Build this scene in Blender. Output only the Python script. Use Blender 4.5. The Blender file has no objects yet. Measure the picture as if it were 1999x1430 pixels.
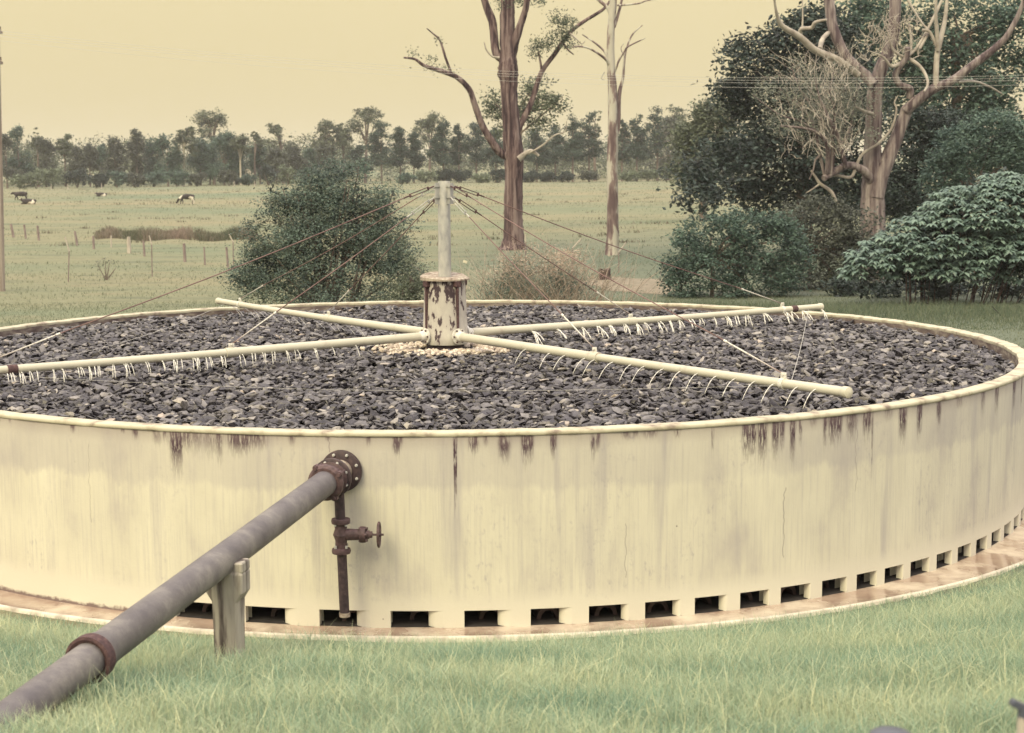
import bpy, bmesh, math, random
import numpy as np
from mathutils import Vector, Matrix
random.seed(7); rng = np.random.default_rng(7)
R = math.radians
scene = bpy.context.scene
COL = scene.collection
PI = math.pi

# ------------------------------------------------------------------ camera model
W, H = 1999.0, 1430.0
F, PITCH, ROLL, CX, CY = 3000.0, 0.1209, -0.0094, 870.0, 715.0
RAD = 9.0; RIM = 2.15; CAMZ = RIM + 2.65; DCAM = 25.05
CAM = np.array([0.0, -DCAM, CAMZ])
_fw = np.array([0, math.cos(PITCH), -math.sin(PITCH)]); _up = np.array([0, math.sin(PITCH), math.cos(PITCH)]); _rt = np.array([1.0, 0, 0])
_c, _s = math.cos(ROLL), math.sin(ROLL)
RIGHT = _c*_rt + _s*_up; UP = _c*_up - _s*_rt
def ray(u, v):
    return _fw + RIGHT*((u-CX)/F) - UP*((v-CY)/F)
def at_d(u, v, d):                 # point at horizontal distance d in front of the camera
    r = ray(u, v); return CAM + r*(d/r[1])
def at_z(u, v, z):
    r = ray(u, v); return CAM + r*((z-CAMZ)/r[2])
def theta(u, v, z):
    p = at_z(u, v, z); return math.atan2(p[1], p[0])

def sstep(a, b, x):
    t = np.clip((np.asarray(x, float)-a)/(b-a), 0, 1); return t*t*(3-2*t)
def terr(x, y):
    x = np.asarray(x, float); y = np.asarray(y, float)
    r = np.hypot(x, y); s = r-9.75
    sp = np.clip(s, 0, None)
    bank = 0.27*sp/(1+0.025*sp)*sstep(-1.0, -7.5, y)*(1-sstep(40, 120, r))
    d = y+DCAM
    bank = bank*(1-.09*sstep(-1.6, -3.2, x))
    prof = np.interp(d, [0, 75, 128, 160, 210, 300, 400, 450, 1000, 1600, 6000], [0, 0, 0.1, .75, 1.8, 3.0, 3.85, 4.2, 17, 22, 26])
    wob = 0.10*np.sin(x*.11+y*.05)*np.sin(y*.07)*sstep(45, 90, d)+.25*np.sin(x*.021+1.3)*sstep(180, 300, d)
    tail = -.3*(1-sstep(8.6, 9.4, r))
    return bank+prof+wob+tail
def ground_at(u, v):
    r = ray(u, v)
    lo, t = None, 3.0
    while t < 3000:
        p = CAM+r*t
        if p[2] < terr(p[0], p[1]):
            lo = t/1.02; hi = t; break
        t *= 1.02
    if lo is None: return CAM+r*420
    for _ in range(30):
        m = (lo+hi)/2; p = CAM+r*m
        if p[2] < terr(p[0], p[1]): hi = m
        else: lo = m
    return CAM+r*hi

# ------------------------------------------------------------------ helpers
def tag(o, label=None, cat=None, group=None, kind=None):
    if label: o['label'] = label
    if cat: o['category'] = cat
    if group: o['group'] = group
    if kind: o['kind'] = kind
    return o
ORG = {}
def thing(name, loc, label, cat, group=None):
    o = bpy.data.objects.new(name, None); COL.objects.link(o)
    o.empty_display_size = .2
    o.location = Vector([float(a) for a in loc]); ORG[o.name] = np.array(loc, float)
    return tag(o, label, cat, group)

def mesh_np(name, V, Fq, mat, parent=None, tint=None, smooth=False, org=None):
    """V (n,3) array, Fq (m,k) int array, all faces of k corners"""
    V = np.asarray(V, float)
    if parent is not None:
        org = ORG[parent.name]
    if org is None: org = np.zeros(3)
    me = bpy.data.meshes.new(name)
    Fq = np.asarray(Fq, np.int32); m, k = Fq.shape
    me.vertices.add(len(V)); me.vertices.foreach_set('co', (V-org).astype(np.float32).ravel())
    me.loops.add(m*k); me.loops.foreach_set('vertex_index', Fq.ravel())
    me.polygons.add(m); me.polygons.foreach_set('loop_start', np.arange(0, m*k, k, dtype=np.int32))
    me.polygons.foreach_set('use_smooth', np.full(m, smooth))
    if tint is not None:
        a = me.attributes.new('tint', 'FLOAT', 'POINT'); a.data.foreach_set('value', np.asarray(tint, np.float32))
    me.materials.append(mat); me.update(calc_edges=True)
    o = bpy.data.objects.new(name, me); COL.objects.link(o)
    if parent is None: o.location = Vector(org)
    else: o.parent = parent
    ORG[o.name] = org
    return o

class MB:
    def __init__(s): s.v = []; s.f = []; s.t = []
    def add(s, vs, fs, tint=.5):
        b = len(s.v); s.v += [tuple(map(float, p)) for p in vs]; s.f += [tuple(b+i for i in f) for f in fs]; s.t += [tint]*len(vs)
        return s
    def box(s, c, d, m=None, ch=0.0):
        """box with centre c, full size d; m 3x3 rotation; ch chamfer on vertical edges"""
        hx, hy, hz = d[0]/2, d[1]/2, d[2]/2
        if ch > 0:
            pl = [(hx-ch, -hy), (hx, -hy+ch), (hx, hy-ch), (hx-ch, hy), (-hx+ch, hy), (-hx, hy-ch), (-hx, -hy+ch), (-hx+ch, -hy)]
        else: pl = [(hx, -hy), (hx, hy), (-hx, hy), (-hx, -hy)]
        n = len(pl)
        e = min(ch, hz*.4)
        if ch > 0:
            rings = [(-hz, 1-e/max(hx, hy)), (-hz+e, 1), (hz-e, 1), (hz, 1-e/max(hx, hy))]
        else: rings = [(-hz, 1), (hz, 1)]
        vs = [(x*k, y*k, z) for z, k in rings for x, y in pl]
        if m is not None: vs = [tuple(m @ Vector(p)) for p in vs]
        vs = [(p[0]+c[0], p[1]+c[1], p[2]+c[2]) for p in vs]
        fs = []
        for j in range(len(rings)-1):
            for i in range(n):
                a = j*n+i; b = j*n+(i+1) % n; fs.append((a, b, b+n, a+n))
        fs.append(tuple(range(n))[::-1]); fs.append(tuple((len(rings)-1)*n+i for i in range(n)))
        return s.add(vs, fs)
    def tube(s, pts, rad, n=8, cap=True, noise=0.0, tint=.5, rx=1.0):
        pts = [Vector([float(a) for a in p]) for p in pts]
        k = len(pts)
        if not hasattr(rad, '__len__'): rad = [rad]*k
        vs = []; up = None
        for i, p in enumerate(pts):
            t = (pts[min(i+1, k-1)]-pts[max(i-1, 0)])
            if t.length < 1e-9: t = Vector((0, 0, 1))
            t.normalize()
            if up is None:
                up = Vector((0, 0, 1)) if abs(t.z) < .9 else Vector((1, 0, 0))
            a = up-t*up.dot(t)
            if a.length < 1e-6: a = t.orthogonal()
            a.normalize(); up = a; b = t.cross(a)
            for j in range(n):
                th = 2*PI*j/n
                rr = rad[i]*(1+(random.uniform(-noise, noise) if noise else 0))
                vs.append(p+a*(math.cos(th)*rr)+b*(math.sin(th)*rr*rx))
        fs = []
        for i in range(k-1):
            for j in range(n):
                q = i*n+j; w = i*n+(j+1) % n
                fs.append((q, w, w+n, q+n))
        if cap:
            fs.append(tuple(range(n))[::-1]); fs.append(tuple((k-1)*n+j for j in range(n)))
        return s.add(vs, fs, tint)
    def lathe(s, prof, axis_o, axis_d, n=32, cap=True):
        """prof: list of (distance along axis, radius)"""
        d = Vector(axis_d).normalized(); o = Vector([float(a) for a in axis_o])
        a = d.orthogonal().normalized(); b = d.cross(a)
        vs = [o+d*h+(a*math.cos(2*PI*j/n)+b*math.sin(2*PI*j/n))*r for h, r in prof for j in range(n)]
        k = len(prof); fs = []
        for i in range(k-1):
            for j in range(n):
                q = i*n+j; w = i*n+(j+1) % n; fs.append((q, w, w+n, q+n))
        if cap:
            fs.append(tuple(range(n))[::-1]); fs.append(tuple((k-1)*n+j for j in range(n)))
        return s.add(vs, fs)
    def build(s, name, mat, parent=None, smooth=False, org=None, auto=None):
        me = bpy.data.meshes.new(name)
        if parent is not None: org = ORG[parent.name]
        if org is None: org = np.zeros(3)
        vs = [(p[0]-org[0], p[1]-org[1], p[2]-org[2]) for p in s.v]
        me.from_pydata(vs, [], s.f); me.materials.append(mat)
        at = me.attributes.new('tint', 'FLOAT', 'POINT'); at.data.foreach_set('value', np.array(s.t, np.float32))
        bm = bmesh.new(); bm.from_mesh(me); bmesh.ops.recalc_face_normals(bm, faces=bm.faces); bm.to_mesh(me); bm.free()
        if smooth or auto:
            me.polygons.foreach_set('use_smooth', np.ones(len(me.polygons), bool))
            if auto: me.set_sharp_from_angle(angle=R(auto))
        me.update()
        o = bpy.data.objects.new(name, me); COL.objects.link(o)
        if parent is None: o.location = Vector([float(a) for a in org])
        else: o.parent = parent
        ORG[o.name] = np.array(org, float)
        return o

def smoothline(pts, n=4):
    """Catmull-Rom through rows of numbers"""
    P = np.array(pts, float); out = []
    for i in range(len(P)-1):
        p0 = P[max(i-1, 0)]; p1 = P[i]; p2 = P[i+1]; p3 = P[min(i+2, len(P)-1)]
        for j in range(n):
            t = j/n
            out.append(.5*((2*p1)+(-p0+p2)*t+(2*p0-5*p1+4*p2-p3)*t*t+(-p0+3*p1-3*p2+p3)*t**3))
    out.append(P[-1]); return np.array(out)

# ------------------------------------------------------------------ materials
def nodes(name):
    m = bpy.data.materials.new(name); m.use_nodes = True
    nt = m.node_tree; b = nt.nodes['Principled BSDF']
    return m, nt, b
def N(nt, t, **kw):
    n = nt.nodes.new(t)
    for k, v in kw.items():
        if k.startswith('i_'):
            key = k[2:]; key = int(key) if key.isdigit() else key.replace('_', ' ')
            n.inputs[key].default_value = v
        else: setattr(n, k, v)
    return n
def ramp(nt, fac, stops, mode='LINEAR'):
    r = nt.nodes.new('ShaderNodeValToRGB'); r.color_ramp.interpolation = mode
    e = r.color_ramp.elements
    while len(e) < len(stops): e.new(.5)
    for i, (p, c) in enumerate(stops):
        e[i].position = p; e[i].color = (*c, 1) if hasattr(c, '__len__') else (c, c, c, 1)
    nt.links.new(fac, r.inputs[0]); return r.outputs[0]
def mixc(nt, fac, a, b, blend='MIX'):
    m = nt.nodes.new('ShaderNodeMix'); m.data_type = 'RGBA'; m.blend_type = blend
    for sck, val in ((0, fac), (6, a), (7, b)):
        if hasattr(val, 'is_output') or isinstance(val, bpy.types.NodeSocket): nt.links.new(val, m.inputs[sck])
        elif hasattr(val, '__len__'): m.inputs[sck].default_value = (*val, 1)
        else: m.inputs[sck].default_value = val
    return m.outputs[2]
def mth(nt, op, a, b=None, clamp=False):
    m = nt.nodes.new('ShaderNodeMath'); m.operation = op; m.use_clamp = clamp
    for i, val in enumerate((a, b)):
        if val is None: continue
        if isinstance(val, bpy.types.NodeSocket): nt.links.new(val, m.inputs[i])
        else: m.inputs[i].default_value = val
    return m.outputs[0]
def coords(nt, scale=(1, 1, 1), world=False):
    if world:
        g = nt.nodes.new('ShaderNodeNewGeometry'); out = g.outputs['Position']
    else:
        g = nt.nodes.new('ShaderNodeTexCoord'); out = g.outputs['Object']
    mp = nt.nodes.new('ShaderNodeMapping'); mp.inputs['Scale'].default_value = scale
    nt.links.new(out, mp.inputs[0]); return mp.outputs[0]
def noise(nt, vec, scale, detail=4, rough=.55, dim='3D'):
    n = nt.nodes.new('ShaderNodeTexNoise'); n.inputs['Scale'].default_value = scale; n.inputs['Detail'].default_value = detail
    n.inputs['Roughness'].default_value = rough; nt.links.new(vec, n.inputs['Vector']); return n.outputs[0]
def bump(nt, b, h, strength=.3, dist=.02):
    n = nt.nodes.new('ShaderNodeBump'); n.inputs['Strength'].default_value = strength; n.inputs['Distance'].default_value = dist
    nt.links.new(h, n.inputs['Height']); nt.links.new(n.outputs[0], b.inputs['Normal'])

def simple(name, stops, scale=5, stretch=(1, 1, 1), rough=.7, bmp=.3, bdist=.01, metal=0, detail=5, spec=.4, world=False):
    m, nt, b = nodes(name)
    v = coords(nt, stretch, world); f = noise(nt, v, scale, detail)
    nt.links.new(ramp(nt, f, stops), b.inputs['Base Color'])
    b.inputs['Roughness'].default_value = rough; b.inputs['Metallic'].default_value = metal
    b.inputs['Specular IOR Level'].default_value = spec
    if bmp: bump(nt, b, f, bmp, bdist)
    return m
def leafmat(name, dark, light, trans=.25, rough=.6, spec=.3):
    m, nt, b = nodes(name)
    if name.startswith('leaf_'): dark = (dark[0]*.9, dark[1]*1.05, dark[2]*1.1); light = (light[0]*.9, light[1]*1.06, light[2]*1.02)
    a = N(nt, 'ShaderNodeAttribute', attribute_name='tint')
    c = ramp(nt, a.outputs['Fac'], [(0, dark), (1, light)])
    nt.links.new(c, b.inputs['Base Color']); b.inputs['Roughness'].default_value = rough
    b.inputs['Specular IOR Level'].default_value = spec
    if trans:
        t = N(nt, 'ShaderNodeBsdfTranslucent'); nt.links.new(c, t.inputs[0])
        mx = N(nt, 'ShaderNodeMixShader'); mx.inputs[0].default_value = trans
        nt.links.new(b.outputs[0], mx.inputs[1]); nt.links.new(t.outputs[0], mx.inputs[2])
        nt.links.new(mx.outputs[0], nt.nodes['Material Output'].inputs[0])
    return m

M = {}
M['white_paint'] = simple('white_paint', [(.25, (.34, .28, .26)), (.38, (.48, .47, .41)), (1, (.54, .53, .47))], 3, rough=.45, bmp=.1)
M['white_metal'] = simple('white_metal', [(.3, (.28, .22, .2)), (.45, (.62, .62, .6)), (1, (.7, .7, .68))], 30, rough=.5, bmp=.2, bdist=.002)
M['rust'] = simple('rust', [(.3, (.045, .026, .034)), (.55, (.085, .048, .055)), (.8, (.17, .105, .10))], 25, rough=.85, bmp=.4, bdist=.004)
M['rust_light'] = simple('rust_light', [(.3, (.13, .09, .08)), (.48, (.28, .23, .20)), (.65, (.42, .39, .34))], 14, rough=.85, bmp=.4, bdist=.004)
M['iron'] = simple('iron', [(.3, (.025, .018, .026)), (.55, (.055, .036, .046)), (.8, (.11, .075, .08))], 18, rough=.6, bmp=.4, bdist=.003)
M['valve'] = simple('valve', [(.3, (.05, .03, .037)), (.7, (.12, .075, .085))], 22, rough=.6, bmp=.3, bdist=.003)
M['bolt'] = simple('bolt', [(.3, (.3, .3, .3)), (.7, (.55, .55, .55))], 30, rough=.5, bmp=0)
M['tin'] = simple('galvanised', [(.3, (.25, .26, .28)), (.5, (.37, .375, .38)), (.7, (.45, .45, .44))], 9, (1, 1, .5), rough=.55, bmp=.1, metal=.1)
M['dark'] = simple('dark_cavity', [(.3, (.02, .018, .02)), (.7, (.04, .035, .04))], 10, rough=.9, bmp=0)  # near-black: painted shade in openings and rock gaps, the rod's own tone
M['black_plastic'] = simple('dark_blue_metal', [(.3, (.05, .06, .09)), (.7, (.09, .1, .14))], 10, rough=.4, bmp=0)

# tank wall: painted render, dribble stains carried by vertex attributes
m, nt, b = nodes('tank_wall'); M['wall'] = m
g = N(nt, 'ShaderNodeTexCoord'); sx = N(nt, 'ShaderNodeSeparateXYZ'); nt.links.new(g.outputs['Object'], sx.inputs[0])
ang = mth(nt, 'ARCTAN2', sx.outputs[1], sx.outputs[0]); arc = mth(nt, 'MULTIPLY', ang, RAD)
cb = N(nt, 'ShaderNodeCombineXYZ'); nt.links.new(arc, cb.inputs[0]); nt.links.new(sx.outputs[2], cb.inputs[1])
def mapv(sc):
    mp = N(nt, 'ShaderNodeMapping'); mp.inputs['Scale'].default_value = sc; nt.links.new(cb.outputs[0], mp.inputs[0]); return mp.outputs[0]
base = ramp(nt, noise(nt, mapv((1.1, .5, 1)), 1.6, 5), [(.3, (.45, .425, .41)), (.46, (.56, .54, .475)), (.7, (.63, .61, .53))])
fine = noise(nt, mapv((34, 1.0, 1)), 1.0, 6, .7)
col = mixc(nt, mth(nt, 'MULTIPLY', ramp(nt, fine, [(.48, 0), (.70, 1)]), .42), base, (.36, .34, .37))
# dirty upper band with a ragged lower edge
edge = mth(nt, 'MULTIPLY', mth(nt, 'SUBTRACT', noise(nt, mapv((3.0, .4, 1)), 1.0, 8, .72), .5), .55)
hz = mth(nt, 'ADD', sx.outputs[2], edge)
bandm = ramp(nt, hz, [(.0, 0), (1, 1)])
mr = N(nt, 'ShaderNodeMapRange', clamp=True); nt.links.new(hz, mr.inputs[0]); mr.inputs[1].default_value = 1.50; mr.inputs[2].default_value = 1.575
reg = ramp(nt, noise(nt, mapv((.5, .05, 1)), 1.0, 3), [(.35, .25), (.6, 1)])
col = mixc(nt, mth(nt, 'MULTIPLY', mth(nt, 'MULTIPLY', mr.outputs[0], reg), .5), col, (.37, .35, .37))
# grey mottling low down
low = N(nt, 'ShaderNodeMapRange', clamp=True); nt.links.new(sx.outputs[2], low.inputs[0]); low.inputs[1].default_value = 1.3; low.inputs[2].default_value = .5
mot = ramp(nt, noise(nt, mapv((9, 5, 1)), 1.6, 8, .75), [(.54, 0), (.68, 1)])
mreg = ramp(nt, noise(nt, mapv((.9, .4, 1)), 1.3, 3), [(.48, 0), (.62, 1)])
col = mixc(nt, mth(nt, 'MULTIPLY', mth(nt, 'MULTIPLY', mot, mreg), .7), col, (.30, .28, .33))
# grey run marks of one clump each
run = ramp(nt, noise(nt, mapv((2.6, .18, 1)), 1.0, 5, .6), [(.56, 0), (.68, 1)])
col = mixc(nt, mth(nt, 'MULTIPLY', run, .6), col, (.33, .31, .35))
# dribble stains
sl = N(nt, 'ShaderNodeAttribute', attribute_name='stain_len'); sa = N(nt, 'ShaderNodeAttribute', attribute_name='stain_amt')
dep = mth(nt, 'SUBTRACT', RIM-.045, sx.outputs[2])
sn = noise(nt, mapv((42, 4.5, 1)), 1.0, 7, .68)
q = mth(nt, 'DIVIDE', dep, mth(nt, 'ADD', sl.outputs['Fac'], .002))
q = mth(nt, 'ADD', q, mth(nt, 'MULTIPLY', mth(nt, 'SUBTRACT', sn, .5), 3.2))
mr2 = N(nt, 'ShaderNodeMapRange', clamp=True); nt.links.new(q, mr2.inputs[0]); mr2.inputs[1].default_value = 1.05; mr2.inputs[2].default_value = .35
smk = mth(nt, 'MULTIPLY', mth(nt, 'MULTIPLY', mr2.outputs[0], sa.outputs['Fac']), ramp(nt, sn, [(.40, .1), (.54, 1)]))
col = mixc(nt, mth(nt, 'MULTIPLY', smk, 1.5, clamp=True), col, (.065, .038, .058))
# thin dirt under the lip
lipd = N(nt, 'ShaderNodeMapRange', clamp=True); nt.links.new(mth(nt, 'ADD', dep, mth(nt, 'MULTIPLY', mth(nt, 'SUBTRACT', fine, .5), .25)), lipd.inputs[0]); lipd.inputs[1].default_value = .16; lipd.inputs[2].default_value = 0
col = mixc(nt, mth(nt, 'MULTIPLY', lipd.outputs[0], .45), col, (.25, .2, .22))
# clean splash-washed foot
cl = N(nt, 'ShaderNodeMapRange', clamp=True); nt.links.new(mth(nt, 'ADD', sx.outputs[2], mth(nt, 'MULTIPLY', mth(nt, 'SUBTRACT', mot, .5), .05)), cl.inputs[0]); cl.inputs[1].default_value = .42; cl.inputs[2].default_value = .25
col = mixc(nt, cl.outputs[0], col, (.60, .58, .52))
# hairline cracks
def crack(u, z0, z1, wdt):
    global col
    a0 = theta(u, 900, 1.6)*RAD; zz_ = sx.outputs[2]
    wv = noise(nt, mapv((.01, 1, 1)), 5.0, 6, .6)
    d_ = mth(nt, 'ABSOLUTE', mth(nt, 'SUBTRACT', mth(nt, 'SUBTRACT', arc, a0), mth(nt, 'MULTIPLY', mth(nt, 'SUBTRACT', wv, .5), .13)))
    m1 = N(nt, 'ShaderNodeMapRange', clamp=True); nt.links.new(d_, m1.inputs[0]); m1.inputs[1].default_value = wdt; m1.inputs[2].default_value = wdt*.3
    m2 = mth(nt, 'MULTIPLY', mth(nt, 'GREATER_THAN', zz_, z0), mth(nt, 'LESS_THAN', zz_, z1))
    col = mixc(nt, mth(nt, 'MULTIPLY', mth(nt, 'MULTIPLY', m1.outputs[0], m2), .5), col, (.14, .11, .13))
crack(1500, .55, 1.35, .010); crack(690, 1.93, 2.12, .008); crack(1716, 1.2, 2.1, .006); crack(1165, .5, 1.1, .006); crack(240, 1.0, 1.9, .005)
# dark growth line where the wall meets the dry end of the channel
gl_ = N(nt, 'ShaderNodeMapRange', clamp=True); nt.links.new(mth(nt, 'ADD', sx.outputs[2], mth(nt, 'MULTIPLY', mth(nt, 'SUBTRACT', noise(nt, mapv((9, 9, 1)), 1.0, 6, .7), .5), -.16)), gl_.inputs[0]); gl_.inputs[1].default_value = .075; gl_.inputs[2].default_value = .04
col = mixc(nt, mth(nt, 'MULTIPLY', mth(nt, 'MULTIPLY', gl_.outputs[0], mth(nt, 'LESS_THAN', ang, R(-110))), .85), col, (.12, .07, .08))
# pin holes
vor = N(nt, 'ShaderNodeTexVoronoi'); vor.inputs['Scale'].default_value = 2.2; nt.links.new(mapv((1, 1, 1)), vor.inputs['Vector'])
pin = ramp(nt, vor.outputs['Distance'], [(.014, 1), (.03, 0)])
col = mixc(nt, mth(nt, 'MULTIPLY', pin, .8), col, (.1, .07, .08))
nt.links.new(col, b.inputs['Base Color']); b.inputs['Roughness'].default_value = .85; b.inputs['Specular IOR Level'].default_value = .2
bump(nt, b, noise(nt, mapv((6, 6, 6)), 3, 8, .7), .25, .01)

M['coping'] = simple('coping', [(.30, (.22, .18, .16)), (.42, (.40, .37, .30)), (.52, (.47, .45, .37)), (1, (.53, .51, .43))], 5, rough=.8, bmp=.25, bdist=.01)
M['inner'] = simple('inner_wall', [(.3, (.07, .05, .055)), (.5, (.15, .12, .12)), (.7, (.30, .27, .24))], 4, (1, 1, 3), rough=.9, bmp=.4)
M['tile'] = simple('clay_tile', [(.3, (.03, .018, .02)), (.7, (.09, .055, .055))], 8, rough=.6, bmp=.3)
M['kerb'] = simple('kerb', [(.3, (.34, .3, .27)), (.55, (.60, .56, .50)), (.8, (.68, .65, .6))], 5, rough=.8, bmp=.3)
M['support'] = simple('support_concrete', [(.40, (.06, .05, .05)), (.48, (.17, .15, .145)), (.56, (.33, .31, .285)), (.8, (.44, .42, .37))], 3.0, (3.5, 3.5, .4), rough=.9, bmp=.5, bdist=.01, detail=8)
# wet channel floor
m, nt, b = nodes('channel'); M['channel'] = m
v = coords(nt, (1, 1, 1)); f = noise(nt, v, 1.1, 6); f2 = noise(nt, v, 5, 6)
c = ramp(nt, f2, [(.3, (.36, .29, .25)), (.5, (.50, .43, .36)), (.75, (.56, .50, .42))])
wet = ramp(nt, f, [(.42, 0), (.55, 1)])
c = mixc(nt, mth(nt, 'MULTIPLY', wet, .6), c, (.24, .15, .12))
nt.links.new(c, b.inputs['Base Color'])
rr = ramp(nt, wet, [(0, .55), (1, .08)]); nt.links.new(rr, b.inputs['Roughness']); bump(nt, b, f2, .1, .01)

# rocks
m, nt, b = nodes('slag_rock'); M['rock'] = m
a = N(nt, 'ShaderNodeAttribute', attribute_name='tint')
c = ramp(nt, a.outputs['Fac'], [(0, (.012, .010, .018)), (.35, (.045, .042, .058)), (.7, (.165, .158, .175)), (.92, (.32, .30, .29)), (1, (.42, .36, .32))])
v = coords(nt); f = noise(nt, v, 22, 5)
c = mixc(nt, .5, c, ramp(nt, f, [(.3, (.25, .25, .25)), (.7, (1.1, 1.1, 1.1))]), 'MULTIPLY')
nt.links.new(c, b.inputs['Base Color']); b.inputs['Roughness'].default_value = .38; b.inputs['Specular IOR Level'].default_value = .5
bump(nt, b, f, .5, .02)
m, nt, b = nodes('pale_stone'); M['pale'] = m
a = N(nt, 'ShaderNodeAttribute', attribute_name='tint')
nt.links.new(ramp(nt, a.outputs['Fac'], [(0, (.25, .2, .18)), (.5, (.5, .44, .38)), (1, (.68, .62, .55))]), b.inputs['Base Color']); b.inputs['Roughness'].default_value = .8

# peeling paint housing
m, nt, b = nodes('peeling_paint'); M['peel'] = m
v = coords(nt, (1, 1, .45)); f = noise(nt, v, 10, 7, .6); f2 = noise(nt, coords(nt, (1, 1, 1)), 2.5, 4)
s = N(nt, 'ShaderNodeSeparateXYZ'); nt.links.new(coords(nt), s.inputs[0])
ff = mth(nt, 'ADD', f, mth(nt, 'MULTIPLY', mth(nt, 'SUBTRACT', f2, .5), .5))
ff = mth(nt, 'SUBTRACT', ff, mth(nt, 'MULTIPLY', mth(nt, 'SUBTRACT', s.outputs[2], .5), .12))
c = ramp(nt, ff, [(.36, (.04, .025, .035)), (.395, (.13, .10, .11)), (.42, (.40, .38, .37)), (.8, (.52, .51, .47))])
nt.links.new(c, b.inputs['Base Color']); b.inputs['Roughness'].default_value = .7; bump(nt, b, ff, .5, .01)

# cement-grey feed pipe
m, nt, b = nodes('grey_pipe'); M['pipe'] = m
v = coords(nt); f = noise(nt, v, 2.3, 7, .65); f3 = noise(nt, v, 60, 3)
c = ramp(nt, f, [(.36, (.090, .082, .100)), (.5, (.135, .126, .140)), (.62, (.21, .198, .20))])
c = mixc(nt, .35, c, ramp(nt, f3, [(.3, (.5, .5, .5)), (.7, (1, 1, 1))]), 'MULTIPLY')
nt.links.new(c, b.inputs['Base Color']); b.inputs['Roughness'].default_value = .55; bump(nt, b, f3, .15, .003)

# water
m, nt, b = nodes('water_jet'); M['water'] = m
b.inputs['Base Color'].default_value = (.85, .85, .85, 1); b.inputs['Roughness'].default_value = .15
tr = N(nt, 'ShaderNodeBsdfTransparent'); mx = N(nt, 'ShaderNodeMixShader')
f = noise(nt, coords(nt), 30, 3); nt.links.new(ramp(nt, f, [(.4, .35), (.65, 1)]), mx.inputs[0])
nt.links.new(tr.outputs[0], mx.inputs[1]); nt.links.new(b.outputs[0], mx.inputs[2]); nt.links.new(mx.outputs[0], nt.nodes['Material Output'].inputs[0])

# ground
m, nt, b = nodes('pasture'); M['ground'] = m
p1 = coords(nt, (.35, 1, 1), True)
gpos = N(nt, 'ShaderNodeNewGeometry'); ss = N(nt, 'ShaderNodeSeparateXYZ'); nt.links.new(gpos.outputs['Position'], ss.inputs[0])
big = noise(nt, p1, .035, 6, .6); mid = noise(nt, p1, .35, 7, .7); fin = noise(nt, p1, 4.5, 6, .7)
c = ramp(nt, big, [(.32, (.15, .195, .14)), (.5, (.215, .222, .155)), (.66, (.26, .24, .165))])
c = mixc(nt, ramp(nt, mid, [(.52, 0), (.68, .7)]), c, (.10, .125, .095))
c = mixc(nt, ramp(nt, mid, [(.34, .6), (.44, 0)]), c, (.26, .225, .16))
c = mixc(nt, .6, c, ramp(nt, fin, [(.3, (.55, .55, .55)), (.68, (1.15, 1.15, 1.15))]), 'MULTIPLY')
# cooler, shorter grass round the two gum trees and shrubs
dy = N(nt, 'ShaderNodeMapRange', clamp=True); nt.links.new(ss.outputs[1], dy.inputs[0]); dy.inputs[1].default_value = 120; dy.inputs[2].default_value = 70
dx = N(nt, 'ShaderNodeMapRange', clamp=True); nt.links.new(ss.outputs[0], dx.inputs[0]); dx.inputs[1].default_value = -3; dx.inputs[2].default_value = 5
c = mixc(nt, mth(nt, 'MULTIPLY', mth(nt, 'MULTIPLY', dy.outputs[0], dx.outputs[0]), .6), c, (.095, .130, .115))
nt.links.new(c, b.inputs['Base Color']); b.inputs['Roughness'].default_value = .95; b.inputs['Specular IOR Level'].default_value = .1
bump(nt, b, fin, .9, .12)

M['grass'] = leafmat('grass_blade', (.145, .27, .22), (.63, .645, .44), .3, .7, .15)
M['lawn'] = leafmat('lawn_blade', (.08, .12, .09), (.25, .26, .18), .3, .8, .1)
M['straw'] = leafmat('straw_cane', (.20, .17, .15), (.52, .42, .36), .1, .8)
M['reed'] = leafmat('reed_leaf', (.07, .09, .06), (.24, .19, .17), .2, .8)
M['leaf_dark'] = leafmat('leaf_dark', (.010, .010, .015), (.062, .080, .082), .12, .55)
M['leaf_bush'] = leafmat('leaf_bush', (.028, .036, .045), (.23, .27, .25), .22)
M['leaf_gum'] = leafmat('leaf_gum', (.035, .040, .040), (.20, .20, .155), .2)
M['leaf_pine'] = leafmat('leaf_pine', (.018, .028, .030), (.080, .105, .095), .12)
M['leaf_brown'] = leafmat('leaf_brown', (.040, .040, .045), (.150, .145, .130), .15)
M['leaf_pale'] = leafmat('leaf_pale', (.10, .105, .085), (.26, .27, .21), .2)
M['leaf_mid'] = leafmat('leaf_mid', (.022, .034, .038), (.14, .185, .165), .2)
M['leaf_broad'] = leafmat('leaf_broad', (.05, .08, .08), (.25, .31, .28), .2, .45, .5)
M['leaf_grey'] = leafmat('leaf_grey', (.05, .08, .08), (.16, .2, .18), .2)
M['leaf_dead'] = leafmat('leaf_dead', (.13, .125, .12), (.30, .28, .25), .2)
M['bark'] = simple('bark', [(.40, (.035, .021, .030)), (.5, (.105, .070, .078)), (.62, (.20, .155, .16))], 1.3, (3.5, 3.5, .22), rough=.95, bmp=.8, bdist=.08, detail=8)
M['bark_pale'] = simple('bark_pale', [(.40, (.10, .07, .08)), (.49, (.19, .145, .15)), (.53, (.38, .365, .34)), (.75, (.46, .45, .42))], .8, (2.2, 2.2, .5), rough=.9, bmp=.5, bdist=.04, detail=8)
M['bark_dead'] = simple('bark_dead', [(.38, (.07, .05, .062)), (.5, (.165, .135, .145)), (.65, (.29, .255, .26))], 1.4, (3.4, 3.4, .3), rough=.95, bmp=.7, bdist=.06, detail=8)
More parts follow.
